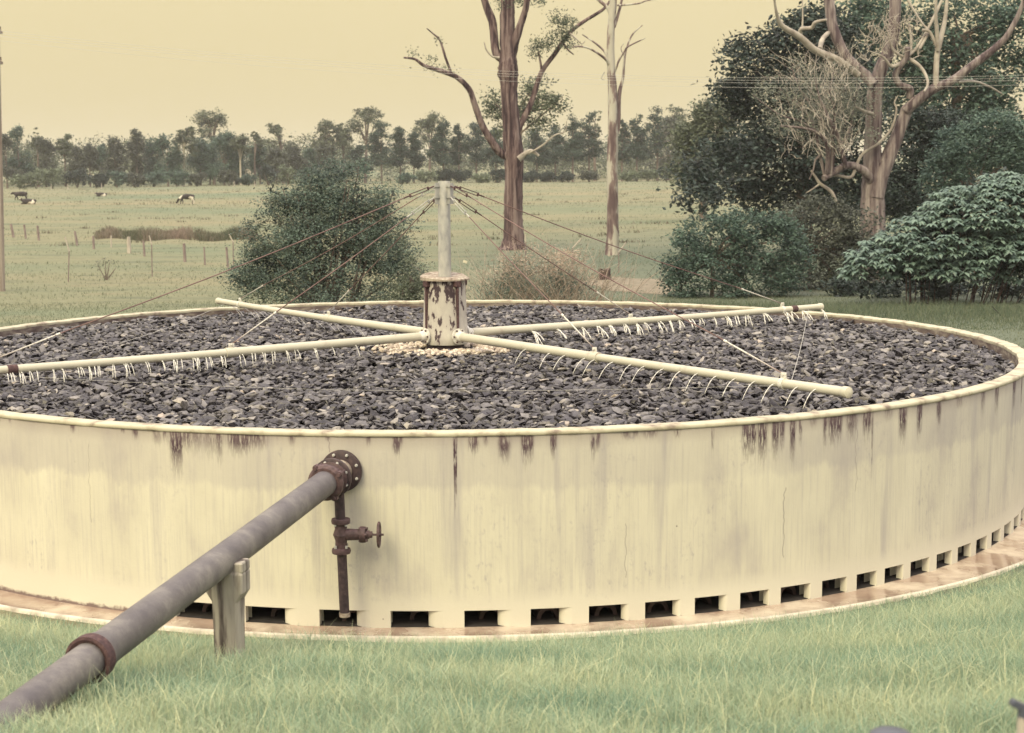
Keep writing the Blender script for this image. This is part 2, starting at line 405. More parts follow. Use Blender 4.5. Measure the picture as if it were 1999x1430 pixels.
M['bone'] = simple('bone_wood', [(.3, (.20, .17, .16)), (.5, (.34, .31, .29)), (.75, (.44, .41, .38))], 2, rough=.9, bmp=.4, bdist=.02)
M['bark_far'] = simple('bark_far', [(.3, (.10, .08, .08)), (.7, (.2, .16, .15))], 1, rough=1, bmp=0)
M['bark_far_pale'] = simple('bark_far_pale', [(.3, (.3, .28, .25)), (.7, (.46, .43, .38))], 1, rough=1, bmp=0)
M['post'] = simple('weathered_post', [(.3, (.13, .1, .11)), (.7, (.3, .25, .25))], 4, (1, 1, .3), rough=1, bmp=.4)
M['post_pale'] = simple('pale_post', [(.3, (.3, .27, .26)), (.7, (.5, .46, .42))], 4, (1, 1, .3), rough=1, bmp=.4)
M['pole'] = simple('timber_pole', [(.3, (.19, .15, .14)), (.5, (.29, .25, .23)), (.7, (.36, .32, .29))], 3, (3, 3, .12), rough=.95, bmp=.4)
M['wire'] = simple('pale_wire', [(.3, (.42, .42, .42)), (.7, (.48, .48, .48))], 3, rough=.6, bmp=0)
M['rod_rust'] = simple('rusty_cable', [(.3, (.12, .075, .08)), (.7, (.24, .16, .16))], 4, rough=.9, bmp=0)
M['cow_black'] = simple('cow_black', [(.3, (.02, .015, .02)), (.7, (.05, .04, .045))], 3, rough=.8, bmp=0)
M['cow_patch'] = simple('cow_patched', [(.52, (.03, .025, .03)), (.54, (.6, .56, .52))], 1.1, rough=.8, bmp=0, detail=1)
M['cow_mostly_black'] = simple('cow_mostly_black', [(.58, (.03, .025, .03)), (.60, (.6, .56, .52))], 1.3, rough=.8, bmp=0, detail=1)
M['earth'] = simple('bare_earth', [(.3, (.15, .14, .11)), (.7, (.25, .21, .17))], 2, rough=1, bmp=.5)
M['stump'] = simple('stump_wood', [(.3, (.03, .02, .025)), (.7, (.12, .08, .08))], 6, rough=1, bmp=.6)
M['scrap'] = simple('scrap', [(.3, (.5, .48, .4)), (.7, (.65, .6, .5))], 6, rough=1, bmp=0)

# ------------------------------------------------------------------ ground and channel
def build_ground():
    nr, na = 260, 300
    rad = np.concatenate([[0.3], np.geomspace(1.0, 5000, nr-1)])
    # denser rings around the bank
    rad = np.unique(np.concatenate([rad, np.linspace(5, 45, 130)])); nr = len(rad)
    th = np.linspace(0, 2*PI, na, endpoint=False)
    X = rad[:, None]*np.cos(th); Y = rad[:, None]*np.sin(th)-DCAM
    Z = terr(X, Y)
    V = np.stack([X, Y, Z], -1).reshape(-1, 3)
    i, j = np.meshgrid(np.arange(nr-1), np.arange(na), indexing='ij')
    a = i*na+j; b2 = i*na+(j+1) % na
    Fq = np.stack([a, a+na, b2+na, b2], -1).reshape(-1, 4)
    o = mesh_np('ground', V, Fq, M['ground'], smooth=True)
    # centre cap
    return tag(o, kind='structure')
build_ground()

def outer_r(t):
    x = abs(((t+PI/2+PI) % (2*PI))-PI)/R(55)
    return RAD*(1.045+.035*min(x*x, 1.2))
def ring(name, fin_, fout, prof, mat, n=720):
    pass
mb = MB(); n = 720; vs = []; fs = []
for i in range(n):
    t = 2*PI*i/n; ro = outer_r(t); c, s_ = math.cos(t), math.sin(t)
    for r_, z_ in ((8.97, .022), (9.0, .020), (9.1, .012), (ro-.10, .016), (ro-.06, .03)):
        vs.append((r_*c, r_*s_, z_))
for i in range(n):
    for k in range(4):
        a = i*5+k; b2 = ((i+1) % n)*5+k; fs.append((a, a+1, b2+1, b2))
tag(mb.add(vs, fs).build('drain_channel', M['channel'], smooth=True), kind='structure')
mb = MB(); vs = []; fs = []
for i in range(n):
    t = 2*PI*i/n; ro = outer_r(t); c, s_ = math.cos(t), math.sin(t)
    w = .004*math.sin(t*57)+.003*math.sin(t*131)
    for r_, z_ in ((ro-.055, 0), (ro-.05+w, .035), (ro-.04, .045), (ro-.01, .045), (ro+.005+w, .03), (ro+.01, -.3)):
        vs.append((r_*c, r_*s_, z_))
for i in range(n):
    for k in range(5):
        a = i*6+k; b2 = ((i+1) % n)*6+k; fs.append((a, a+1, b2+1, b2))
tag(mb.add(vs, fs).build('channel_kerb', M['kerb'], smooth=True), kind='structure')
# soil strip on the field side of the kerb: short dirt edge is part of the ground sheet

# ------------------------------------------------------------------ tank
tank = thing('filter_tank', (0, 0, 0), 'big round white rendered concrete tank with dark dribble stains, filled with black rocks', 'tank')
PORT_TOP = .208
edges = [345, 485, 627, 765, 906, 1031, 1141, 1250, 1344, 1433, 1517, 1592, 1658, 1715, 1772, 1819, 1861]
openings = []      # (start angle, end angle) of every opening
th_e = [theta(u, np.interp(u, [345, 627, 765, 906, 1250, 1517, 1772, 1861], [1207, 1222, 1223, 1222, 1205, 1179, 1129, 1099]), 0.0) for u in edges]
for i, t in enumerate(th_e):
    nxt = th_e[i+1] if i+1 < len(th_e) else t+R(3.3)
    openings.append((t, t+(nxt-t)*.71))
t = th_e[-1]+R(3.3)
while t < R(60):
    openings.append((t, t+R(2.3))); t += R(3.3)
stains = [(7,3,10,.5),(32,3,8,.5),(163,4,14,.7),(258,3,9,.6),(281,4,16,.8),(320,6,24,.5),(334,3,18,.6),(355,9,66,.95),(375,8,34,.6),(392,10,34,.45),(425,14,40,.4),(438,4,48,.6),(478,16,34,.8),(500,18,26,.65),(575,4,16,.6),(642,3,10,.5),(719,3,16,.6),(774,5,34,.85),(781,3,20,.6),
 (925,6,30,.85),(949,3,18,.5),(985,7,44,.85),(1026,5,48,.9),(1036,4,44,.9),(1080,4,38,.9),(1157,3,44,.75),(1165,4,30,.8),(1223,6,14,.6),(1240,5,12,.5),(1270,10,14,.5),(1325,4,14,.7),(1400,2,48,.6),(1475,7,58,.8),(1489,6,58,.95),
 (1509,8,66,.8),(1532,6,58,.95),(1544,4,48,.85),(1563,5,66,.95),(1577,3,40,.7),(1600,6,16,.4),(1622,4,50,.7),(1636,8,46,.95),(1648,6,44,.9),(1672,10,44,.65),(1702,9,44,.85),(1713,2,110,.5),(1745,10,18,.35),(1776,10,58,.85),(1802,7,56,.95),(1832,7,44,.8),(1866,12,20,.4),(1910,10,40,.5),(1935,12,42,.7),(1970,14,50,.8),(1990,8,56,.8)]
st = []
for u, hw, L, am in stains:
    v0 = np.interp(u, [0, 350, 700, 900, 1500, 1780, 1920, 1999], [804, 830, 843, 846, 823, 788, 753, 725])
    ta = theta(u-hw, v0, RIM); tb = theta(u+hw, v0, RIM); pc = at_z(u, v0, RIM)
    st.append(((ta+tb)/2, abs(tb-ta)/2*1.9, L*1.3*(pc[1]+DCAM)/F, min(1, am*1.15)))
def stain_at(t):
    L = A = 0
    for tc, hw, l, am in st:
        x = abs(t-tc)/hw
        if x < 1.5:
            w = math.exp(-(x*1.1)**4)
            if w*am > A: A = w*am; L = l*(.75+.25*w)
    # the open construction joint
    x = abs(t-JOINT)
    if x < R(.14): A = 1.0; L = .85
    return L, A
JOINT = theta(888, 846, RIM)
def i_th(t): return math.degrees(t)
def tank_wall():
    # angles: fine on the camera side, exact at every opening edge
    T = set(np.round(np.arange(-R(175), R(30), R(.09)), 6)) | set(np.round(np.arange(R(30), R(185), R(1)), 6))
    ops = []
    Ts = sorted(T)
    Ts = [t for t in Ts if all(abs(t-e) > R(.05) for o_ in openings for e in o_)]
    Ts += [e for o_ in openings for e in o_]; Ts = sorted(Ts)
    n = len(Ts); Ts.append(Ts[0]+2*PI)
    zs = [0, .05, PORT_TOP, .3, .6, 1.0, 1.4, 1.8, RIM-.045]
    V = []; Fc = []; SL = []; SA = []
    RI = RAD-.19
    for t in Ts[:-1]:
        L, A = stain_at(t); c, s_ = math.cos(t), math.sin(t)
        for z in zs:
            V.append((RAD*c, RAD*s_, z)); SL.append(L); SA.append(A)
        for z in zs: V.append((RI*c, RI*s_, z)); SL.append(0); SA.append(0)
    k = len(zs)
    def inop(t): return any(a-1e-5 < t < b2-1e-5 for a, b2 in openings)
    isopen = [inop(t+1e-5) for t in Ts[:-1]]
    assert len(V) == 2*k*n
    def idx(i, ring, z): return (i % n)*2*k+ring*k+z
    for i in range(n):
        lo = 2 if isopen[i] else 0
        for z in range(lo, k-1):
            Fc.append((idx(i, 0, z), idx(i+1, 0, z), idx(i+1, 0, z+1), idx(i, 0, z+1)))
            Fc.append((idx(i, 1, z), idx(i, 1, z+1), idx(i+1, 1, z+1), idx(i+1, 1, z)))
        if isopen[i]: Fc.append((idx(i, 0, 2), idx(i, 1, 2), idx(i+1, 1, 2), idx(i+1, 0, 2)))
        if isopen[i] and not isopen[i-1]:      # sharp left jamb
            t0 = Ts[i]; rq = RAD-.09
            for z in (0, PORT_TOP): V.append((rq*math.cos(t0), rq*math.sin(t0), z)); SL.append(0); SA.append(0)
            Fc.append((idx(i, 0, 0), idx(i, 0, 2), len(V)-1, len(V)-2))
        if isopen[i-1] and not isopen[i]:      # right jamb, rounded and splayed inwards
            tb = Ts[i]; ta = max(a for a, b2 in openings if a < tb-1e-4); dl = (tb-ta)*(.28 if i_th(tb) < -78 else (.14 if i_th(tb) < -68 else .05)); prev = (idx(i, 0, 0), idx(i, 0, 2))
            for q in range(1, 7):
                f = q/6; rq = RAD-.075*(1-math.cos(f*PI/2))-.012*f; tq = tb-dl*math.sin(f*PI/2)
                for z in (0, PORT_TOP): V.append((rq*math.cos(tq), rq*math.sin(tq), z)); SL.append(0); SA.append(0)
                cur = (len(V)-2, len(V)-1); Fc.append((prev[0], cur[0], cur[1], prev[1])); prev = cur
    o = mesh_np('wall', V, Fc, M['wall'], tank)
    for nm, arr in (('stain_len', SL), ('stain_amt', SA)):
        a = o.data.attributes.new(nm, 'FLOAT', 'POINT'); a.data.foreach_set('value', np.array(arr, np.float32))
    o.data.polygons.foreach_set('use_smooth', np.ones(len(o.data.polygons), bool)); o.data.set_sharp_from_angle(angle=R(40))
    return o
tank_wall()
# coping with slightly uneven edge
mb = MB(); n = 900; vs = []; fs = []
prof = [(RAD+.001, RIM-.05), (RAD+.012, RIM-.048), (RAD+.020, RIM-.034), (RAD+.018, RIM-.012), (RAD+.008, RIM), (RAD-.08, RIM+.005), (RAD-.17, RIM), (RAD-.19, RIM-.012), (RAD-.196, RIM-.05), (RAD-.19, RIM-.06)]
for i in range(n):
    t = 2*PI*i/n; c, s_ = math.cos(t), math.sin(t)
    w = .004*math.sin(t*41)+.003*math.sin(t*97+1)+.002*math.sin(t*233)+random.uniform(-.002, .002)
    for r_, z_ in prof: vs.append(((r_+w)*c, (r_+w)*s_, z_+w*.6))
k = len(prof)
for i in range(n):
    for j in range(k-1):
        a = i*k+j; b2 = ((i+1) % n)*k+j; fs.append((a, b2, b2+1, a+1))
mb.add(vs, fs).build('coping', M['coping'], tank, auto=50)
# inside face of the wall above the rocks
mb = MB(); vs = []; fs = []
for i in range(360):
    t = 2*PI*i/360; c, s_ = math.cos(t), math.sin(t)
    for z in (RIM-.6, RIM-.05): vs.append(((RAD-.192)*c, (RAD-.192)*s_, z))
for i in range(360):
    a = i*2; b2 = ((i+1) % 360)*2; fs.append((a, b2, b2+1, a+1))
mb.add(vs, fs).build('inner_lining', M['inner'], tank, smooth=True)
# drain tiles and rubble in the openings
for i, (a, b2) in enumerate(openings[:22]):
    tm = (a*.42+b2*.58); w = (b2-a)*RAD
    mb = MB(); c, s_ = math.cos(tm), math.sin(tm); tx, ty = -s_, c
    rr_ = min(.13, w*.38); vs = []; fs = []
    off = random.uniform(-.03, .03)
    for d in (RAD-.24+random.uniform(-.05, .05), RAD-1.4):
        for q in (1.0, .66):
            for j in range(13):
                ph = PI*j/12
                ox = math.cos(ph)*rr_*q+off; oz = math.sin(ph)*rr_*q*1.15+.03
                vs.append((d*c+tx*ox, d*s_+ty*ox, oz))
    for j in range(12):
        fs += [(j, j+1, 27+j, 26+j), (13+j, 13+j+1, 40+j, 39+j), (j, j+1, 14+j, 13+j)]
    mb.add(vs, fs).build('drain_tile', M['tile'], tank, auto=50)
# floor and core behind the openings, coloured near-black to paint in the shade
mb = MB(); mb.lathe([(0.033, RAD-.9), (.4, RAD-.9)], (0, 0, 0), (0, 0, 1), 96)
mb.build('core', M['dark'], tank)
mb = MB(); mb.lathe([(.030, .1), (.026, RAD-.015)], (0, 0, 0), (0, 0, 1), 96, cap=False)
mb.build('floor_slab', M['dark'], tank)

# ------------------------------------------------------------------ rocks
ico_v = []; ph = (1+5**.5)/2
for a_, b_ in ((1, ph), (-1, ph), (1, -ph), (-1, -ph)): ico_v += [(a_, b_, 0), (0, a_, b_), (b_, 0, a_)]
ICO = np.array(ico_v)/math.sqrt(1+ph*ph)
_bm = bmesh.new()
for p in ICO: _bm.verts.new(p)
_h = bmesh.ops.convex_hull(_bm, input=_bm.verts[:]); _bm.verts.ensure_lookup_table(); _bm.verts.index_update()
ICOF = np.array([[v.index for v in f.verts] for f in _bm.faces]); ICO = np.array([v.co[:] for v in _bm.verts]); _bm.free()
def rockfield(P, size, flat, jit, tilt=.5):
    n = len(P)
    V = ICO[None]*np.ones((n, 1, 1))
    V = V*(1+rng.uniform(-jit, jit, (n, 12, 1)))+rng.uniform(-jit*.35, jit*.35, (n, 12, 3))
    sc = size[:, None]*np.stack([rng.uniform(.75, 1.35, n), rng.uniform(.6, 1.0, n), rng.uniform(flat[0], flat[1], n)], -1)
    V = V*sc[:, None, :]
    # tilt then spin
    ax = rng.normal(0, tilt, n); ay = rng.normal(0, tilt, n); az = rng.uniform(0, 2*PI, n)
    def rot(V, a, i, j):
        c, s_ = np.cos(a)[:, None], np.sin(a)[:, None]; x, y = V[..., i].copy(), V[..., j].copy()
        V[..., i] = c*x-s_*y; V[..., j] = s_*x+c*y
    rot(V, az, 0, 1); rot(V, ax, 1, 2); rot(V, ay, 0, 2); rot(V, rng.uniform(0, 2*PI, n), 0, 1)
    V = V+P[:, None, :]
    Fq = (ICOF[None]+(np.arange(n)*12)[:, None, None]).reshape(-1, 3)
    return V.reshape(-1, 3), Fq
ROCKZ = RIM-.13
sp = .074; gx = np.arange(-8.9, 8.9, sp); X, Y = np.meshgrid(gx, gx*1.0)
X = X.ravel()+rng.uniform(-sp*.6, sp*.6, X.size); Y = Y.ravel()+rng.uniform(-sp*.6, sp*.6, Y.size)
rr_ = np.hypot(X, Y); k = (rr_ < RAD-.24) & (rr_ > .40)
X, Y = X[k], Y[k]; n = len(X)
hz = .035*np.sin(X*1.7+Y*.9)*np.sin(Y*1.3)+.02*np.sin(X*4.1-1)*np.sin(Y*3.7)
P = np.stack([X, Y, ROCKZ-.02+hz+rng.uniform(-.06, .035, n)], -1)
size = rng.uniform(.036, .082, n); big_ = rng.random(n) < .05; size[big_] *= 1.3
V, Fq = rockfield(P, size, (.24, .52), .34, .34)
tint = np.repeat(np.clip(rng.beta(1.1, 1.9, n)*1.0+(rng.random(n) < .015)*.5, 0, 1), 12)
tag(mesh_np('rock_bed', V, Fq, M['rock'], tint=tint), 'bed of broken dark blue-grey rocks filling the tank', 'rocks', kind='stuff')
# sheet the loose rocks lie on, near-black to paint shade between them
gx = np.linspace(-1, 1, 60); mb = MB()
mb.lathe([(0, .05), (0.0, 4), (0, RAD-.27)], (0, 0, ROCKZ-.085), (0, 0, 1), 96, cap=False)
tag(mb.build('rock_gap_shade', M['dark']), 'flat near-black sheet under the loose rocks, coloured as the shade in their gaps', 'backing', kind='stuff')
n = 900; t = rng.uniform(0, 2*PI, n); rr_ = .47+np.abs(rng.normal(0, .30, n)); 
P = np.stack([rr_*np.cos(t)*1.15, rr_*np.sin(t)*.95-.05, ROCKZ+.045+rng.uniform(-.02, .02, n)], -1)
V, Fq = rockfield(P, rng.uniform(.03, .055, n), (.45, .8), .2, .3)
tag(mesh_np('pale_stones', V, Fq, M['pale'], tint=np.repeat(rng.random(n), 12)), 'pale cream stones around the foot of the centre column', 'stones', kind='stuff')

# ------------------------------------------------------------------ rotary distributor
dist = thing('rotary_distributor', (0, 0, ROCKZ), 'rotating sprinkler of four white pipe arms, centre column and grey mast', 'water sprinkler')
ARMZ = RIM+.135
HT = RIM+1.05     # top of housing
mb = MB(); mb.lathe([(0, .36), (.06, .375), (.15, .375), (.17, .368), (.55, .352), (HT-ROCKZ-.22, .335), (HT-ROCKZ-.13, .33), (HT-ROCKZ-.12, .30)], (0, 0, ROCKZ+.12), (0, 0, 1), 48)
hous = mb.build('column_housing', M['peel'], dist, auto=40)
ANG = [R(-57.0), R(32.5), R(123.5), R(-145.0)]
for a in ANG:
    mb = MB(); c, s_ = math.cos(a), math.sin(a)
    m3 = Matrix.Rotation(a, 3, 'Z')
    mb.box((.363*c, .363*s_, (ROCKZ+.15+HT-.02)/2), (.05, .034, HT-.02-ROCKZ-.15), m3)
    mb.box((.355*c, .355*s_, HT-.07), (.10, .11, .1), m3, .01)
    mb.build('rib', M['rust'], hous)
mb = MB(); mb.lathe([(0, .10), (.0, .30), (.05, .31), (.19, .31)], (0, 0, ROCKZ-.08), (0, 0, 1), 40)
mb.build('pedestal', M['iron'], dist, auto=40)
# folded rusty cover plate: octagon with a lifted back
mb = MB(); vs = []; fs = []; nn = 32
for ring_, (rr_, z0) in enumerate(((.10, .0), (.36, .0), (.40, -.025), (.40, -.05), (.33, -.05))):
    for j in range(nn):
        t = 2*PI*j/nn; o8 = 1/max(abs(math.cos(t-R(15))), abs(math.sin(t-R(15))), abs(math.cos(t-R(60))), abs(math.sin(t-R(60))))
        z = HT+z0+.03+(.06*max(0, math.sin(t))+.03*max(0, -math.cos(t)) if ring_ in (1, 2) else 0)
        vs.append((rr_*o8*.97*math.cos(t), rr_*o8*.97*math.sin(t), z))
for i in range(4):
    for j in range(nn): fs.append((i*nn+j, i*nn+(j+1) % nn, (i+1)*nn+(j+1) % nn, (i+1)*nn+j))
mb.add(vs, fs).build('cover_plate', M['rust_light'], dist, auto=40)
# mast
MT = CAMZ-.03
mb = MB(); mb.lathe([(0, .105), (MT-HT-.02, .098), (MT-HT, .092)], (0, 0, HT+.01), (0, 0, 1), 32)
mast = mb.build('mast', M['tin'], dist, auto=40)
for a in ANG:
    c, s_ = math.cos(a), math.sin(a); m3 = Matrix.Rotation(a, 3, 'Z')
    mb = MB(); mb.box((.135*c, .135*s_, MT-.19), (.09, .018, .34), m3, .003); mb.box((.15*c, .15*s_, MT-.07), (.10, .05, .03), m3); mb.box((.15*c, .15*s_, MT-.25), (.10, .05, .03), m3)
    mb.build('gusset', M['tin'], mast)
def turnbuckle(mb, p, q, w=.022):
    p = Vector(p); q = Vector(q); d = (q-p).normalized(); s_ = d.cross(Vector((0, 0, 1))).normalized(); L = (q-p).length
    up_ = s_.cross(d)
    for k in (-1, 1):
        mb.tube([p+d*L*.2+up_*k*w, p+d*L*.8+up_*k*w], .007, 6)
    mb.tube([p, p+d*L*.24], .012, 6); mb.tube([p+d*L*.76, q], .012, 6)
    for f in (.2, .8):
        mb.tube([p+d*(L*f)-up_*w*1.4, p+d*(L*f)+up_*w*1.4], .012, 6)
TIPR = 8.62; INR = 3.9; OUTR = 7.6
arm_px = [(1650, 765), (1622, 599), (410, 587), None]
arm_line = []
for i, a in enumerate(ANG):
    c, s_ = math.cos(a), math.sin(a)
    def A(r, dz=0): return (r*c, r*s_, ARMZ+dz)
    sag = [0.0, 0.0, 0.012, 0.0][i]
    def zz(r): return {0: .0, 1: .005, 2: .03*max(0, r/8.6)**2, 3: .0}[i]+(-.015*math.sin(PI*r/TIPR))
    arm_line.append((c, s_, zz))
    rs = np.linspace(.40, INR, 8); ro = np.linspace(INR, TIPR, 12)
    mb = MB(); mb.tube([A(r, zz(r)) for r in rs], .070, 20); mb.tube([A(INR-.08, zz(INR)), A(INR+.1, zz(INR))], .076, 20)
    mb.tube([A(r, zz(r)) for r in ro], .060, 20)
    arm = mb.build('arm', M['white_paint'], dist, auto=40)
    mb = MB(); d = Vector((c, s_, 0))
    mb.lathe([(0, .128), (.03, .132), (.033, .09), (.12, .078), (.13, .071)], A(.385), d, 28); arm_f = mb.build('flange', M['white_metal'], arm, auto=40)
    for j in range(6):
        mb = MB(); t = 2*PI*j/6; o_ = Vector(A(.412))+Vector((-s_, c, 0))*.105*math.cos(t)+Vector((0, 0, 1))*.105*math.sin(t)
        mb.tube([o_, o_+d*.028], .013, 6); mb.build('bolt', M['rust'], arm_f)
    mb = MB(); mb.lathe([(-.06, .061), (-.05, .069), (.0, .071), (.03, .068), (.045, .04), (.05, .0)], A(TIPR, zz(TIPR)), d, 28, cap=False)
    mb.build('end_cap', M['white_paint'], arm, auto=50)
    if i in (1, 3):
        mb = MB(); r0 = {1: 7.9, 3: 7.25}[i]; mb.tube([A(r0-.07, zz(r0)), A(r0+.07, zz(r0))], .066, 20); mb.build('repair_band', M['rust'], arm, auto=40)
    # brackets, stays
    for r0, hz_ in ((INR, MT-.25), (OUTR, MT-.07)):
        mb = MB(); z0 = ARMZ+zz(r0)
        mb.tube([A(r0-.03, zz(r0)), A(r0+.03, zz(r0))], .074, 16)
        mb.box((r0*c, r0*s_, z0+.095), (.09, .022, .09), Matrix.Rotation(a, 3, 'Z'), .004)
        mb.tube([(r0*c+s_*.03, r0*s_-c*.03, z0+.115), (r0*c-s_*.03, r0*s_+c*.03, z0+.115)], .016, 8)
        mb.build('bracket', M['white_metal'], arm, auto=40)
        p0 = Vector((.19*c, .19*s_, hz_)); p1 = Vector((r0*c, r0*s_, z0+.12)); L = (p1-p0).length
        e0 = .62; e1 = 1.0 if r0 < 5 else 1.25
        q0 = p0.lerp(p1, e0/L); q1 = p0.lerp(p1, 1-e1/L)
        # the cable sags a little
        pts = [q0.lerp(q1, t)-Vector((0, 0, .05*math.sin(PI*t)*(L/8)**2)) for t in np.linspace(0, 1, 9)]
        mb = MB(); mb.tube(pts, .0085, 6); mb.tube([q1, p1], .010, 6)
        stay = mb.build('stay_cable', M['rod_rust'], dist, smooth=True)
        mb = MB(); turnbuckle(mb, p0, q0); mb.build('turnbuckle', M['rust'] if (i+int(r0)) % 3 else M['tin'], stay, auto=40)
        mb = MB(); k0 = p0.lerp(p1, 1-(e1*.9)/L); k1 = p0.lerp(p1, 1-.06/L)
        mb.tube([k0, k0.lerp(k1, .15), k1], [.008, .011, .009], 8); mb.tube([k0.lerp(k1, .02), k0.lerp(k1, .08)], .017, 8)
        mb.build('stay_rod', M['white_metal'], stay, auto=40)
# tie wires between neighbouring arms' outer brackets
def tip(i, r=OUTR, dz=.12):
    c, s_, zz = arm_line[i]; return Vector((r*c, r*s_, ARMZ+zz(r)+dz))
for i, j, sg, r1, r2 in ((0, 1, .10, 7.7, 8.3), (3, 0, .14, 7.6, 7.6), (2, 3, .16, 8.3, 7.6)):
    a_, b_ = tip(i, r1, -.04), tip(j, r2, -.02)
    mb = MB(); mb.tube([a_.lerp(b_, t)-Vector((0, 0, sg*math.sin(PI*t))) for t in np.linspace(0, 1, 24)], .0045 if i != 3 else .0018, 5)
    mb.build('tie_wire', M['wire'], dist, smooth=True)

# ------------------------------------------------------------------ water
def drop(pts, rad, label, group):
    mb = MB()
    for pl, rd in zip(pts, rad): mb.tube(pl, rd, 5)
    o = mb.build('water_jet', M['water'], smooth=True, org=np.array(pts[0][0], float))
    return tag(o, label, 'water jet', group)
FALL = ARMZ-.06-ROCKZ
def arm_r(i, u):      # radius along arm i seen at column u
    c, s_, zz = arm_line[i]
    lo, hi = .5, 8.6
    def uu(r):
        X = np.array([r*c, r*s_, ARMZ])-CAM; z = X@_fw; return CX+F*(X@RIGHT)/z
    inc = uu(hi) > uu(lo)
    for _ in range(40):
        m_ = (lo+hi)/2
        if (uu(m_) < u) == inc: lo = m_
        else: hi = m_
    return lo
for zx in (370,490,560,655,705,790,870,940,1025,1105,1190,1285,1375,1460,1555,1670,1750):
    u = 880+zx/2.438; r0 = arm_r(0, u); c, s_, zz = arm_line[0]; pv = Vector((s_, -c, 0)); 
    pv = pv if pv.x < 0 else -pv
    r0 += random.uniform(-.02, .02); o_ = Vector((r0*c, r0*s_, ARMZ+zz(r0)-.03))+pv*.055
    L = random.uniform(.20, .27); pl = [o_+pv*L*t-Vector((0, 0, 1))*(FALL*t*t+.01*t) for t in np.linspace(0, 1, 9)]
    drop([pl], [[.0075*(1-.35*t)*random.uniform(.8, 1.2) for t in np.linspace(0, 1, 9)]], 'thin curved water jet falling from the near right sprinkler arm', 'water jets under the near right arm')
for zx in (385,500,610,690,750,815,870,910,980,1035,1080,1130,1185,1240,1300,1350,1400,1480,1580,1610,1660,1770):
    u = 880+zx/2.438; r0 = arm_r(1, u); c, s_, zz = arm_line[1]; pv = Vector((-s_, c, 0)); pv = pv if pv.x > 0 else -pv
    pv = (pv*.4+Vector((.25, -.9, 0))*.25)
    pts = []; rd = []
    for q in range(random.choice((2, 3, 3, 4))):
        o_ = Vector((r0*c, r0*s_, ARMZ-.045))+Vector((c, s_, 0))*random.uniform(-.03, .05)+pv*.05
        L = random.uniform(.10, .5)*(1.6 if zx < 700 else .9); w = random.uniform(-.10, .12)
        tt = np.linspace(0, random.uniform(.75, 1), 8)
        pts.append([o_+pv*L*t+Vector((c, s_, 0))*w*t-Vector((0, 0, 1))*FALL*t*t+Vector((random.uniform(-.006, .006), 0, 0)) for t in tt])
        rd.append([random.uniform(.006, .013) for t in tt])
    drop(pts, rd, 'ragged water stream splashing from the far right sprinkler arm', 'water streams under the far right arm')
for zx in (45,105,155,210,295,340,430,490,530,620,685,705,800,890,960,990,1065,1085,1150,1230,1330,1400,1460,1515,1590,1640,1740,1840,1960):
    u = zx/2.856; r0 = arm_r(3, u); c, s_, zz = arm_line[3]
    pts = []; rd = []
    for q in range(random.choice((1, 2, 2, 3))):
        o_ = Vector((r0*c, r0*s_, ARMZ-.05))+Vector((c, s_, 0))*random.uniform(-.04, .04); tt = np.linspace(0, 1, 7); w = random.uniform(-.03, .05)
        fl = FALL*random.uniform(.5, .95)
        pts.append([o_+Vector((-s_, c, 0))*(.05+.10*t)+Vector((c, s_, 0))*w*t-Vector((0, 0, 1))*fl*t*t for t in tt])
        rd.append([random.uniform(.004, .009) for t in tt])
    drop(pts, rd, 'short dripping water stream under the near left sprinkler arm', 'water drips under the near left arm')
for zx in range(1260, 2000, 62):
    u = zx/2.856; r0 = arm_r(2, u); c, s_, zz = arm_line[2]; pv = Vector((.75, -.6, 0))
    pts = []; rd = []
    for q in range(random.choice((1, 2))):
        o_ = Vector((r0*c, r0*s_, ARMZ+zz(r0)-.05))+pv*.04; tt = np.linspace(0, 1, 7); L = random.uniform(.3, .55)
        pts.append([o_+pv*L*t-Vector((0, 0, 1))*FALL*t*t for t in tt]); rd.append([random.uniform(.004, .009) for t in tt])
    drop(pts, rd, 'slanting water jet under the far left sprinkler arm', 'water jets under the far left arm')

# ------------------------------------------------------------------ feed pipe
P0 = at_d(669, 917, 16.13); dirp = at_d(170, 1290, 10.4)-P0; dirp /= np.linalg.norm(dirp); DP = Vector(dirp)
def PP(s_): return Vector(P0+dirp*s_)
pipe = thing('feed_pipe', P0, 'long grey cement feed pipe running from tank wall down into the grass', 'pipe')
def rings(mb, a, b2, r, n=48): mb.tube([PP(a), PP(b2)], r, n)
PR = .132
mb = MB(); mb.lathe([(.60, PR), (2.0, PR), (4.0, PR), (5.66, PR), (5.70, PR+.012), (5.86, PR+.014)], P0, DP, 56); mb.build('pipe_section', M['pipe'], pipe, auto=40)
mb = MB(); mb.lathe([(5.84, PR-.006), (8.0, PR-.006), (12.5, PR-.006)], P0, DP, 56); mb.build('pipe_section', M['pipe'], pipe, auto=40)
mb = MB(); mb.lathe([(5.80, PR), (5.80, PR+.036), (5.835, PR+.04), (5.90, PR+.04), (5.905, PR+.02), (5.89, PR-.006)], P0, DP, 56, cap=False); mb.build('collar', M['rust'], pipe, auto=40)
mb = MB(); mb.lathe([(.0, .125), (.42, .125)], P0, DP, 40); mb.build('stub_pipe', M['rust_light'], pipe, auto=40)
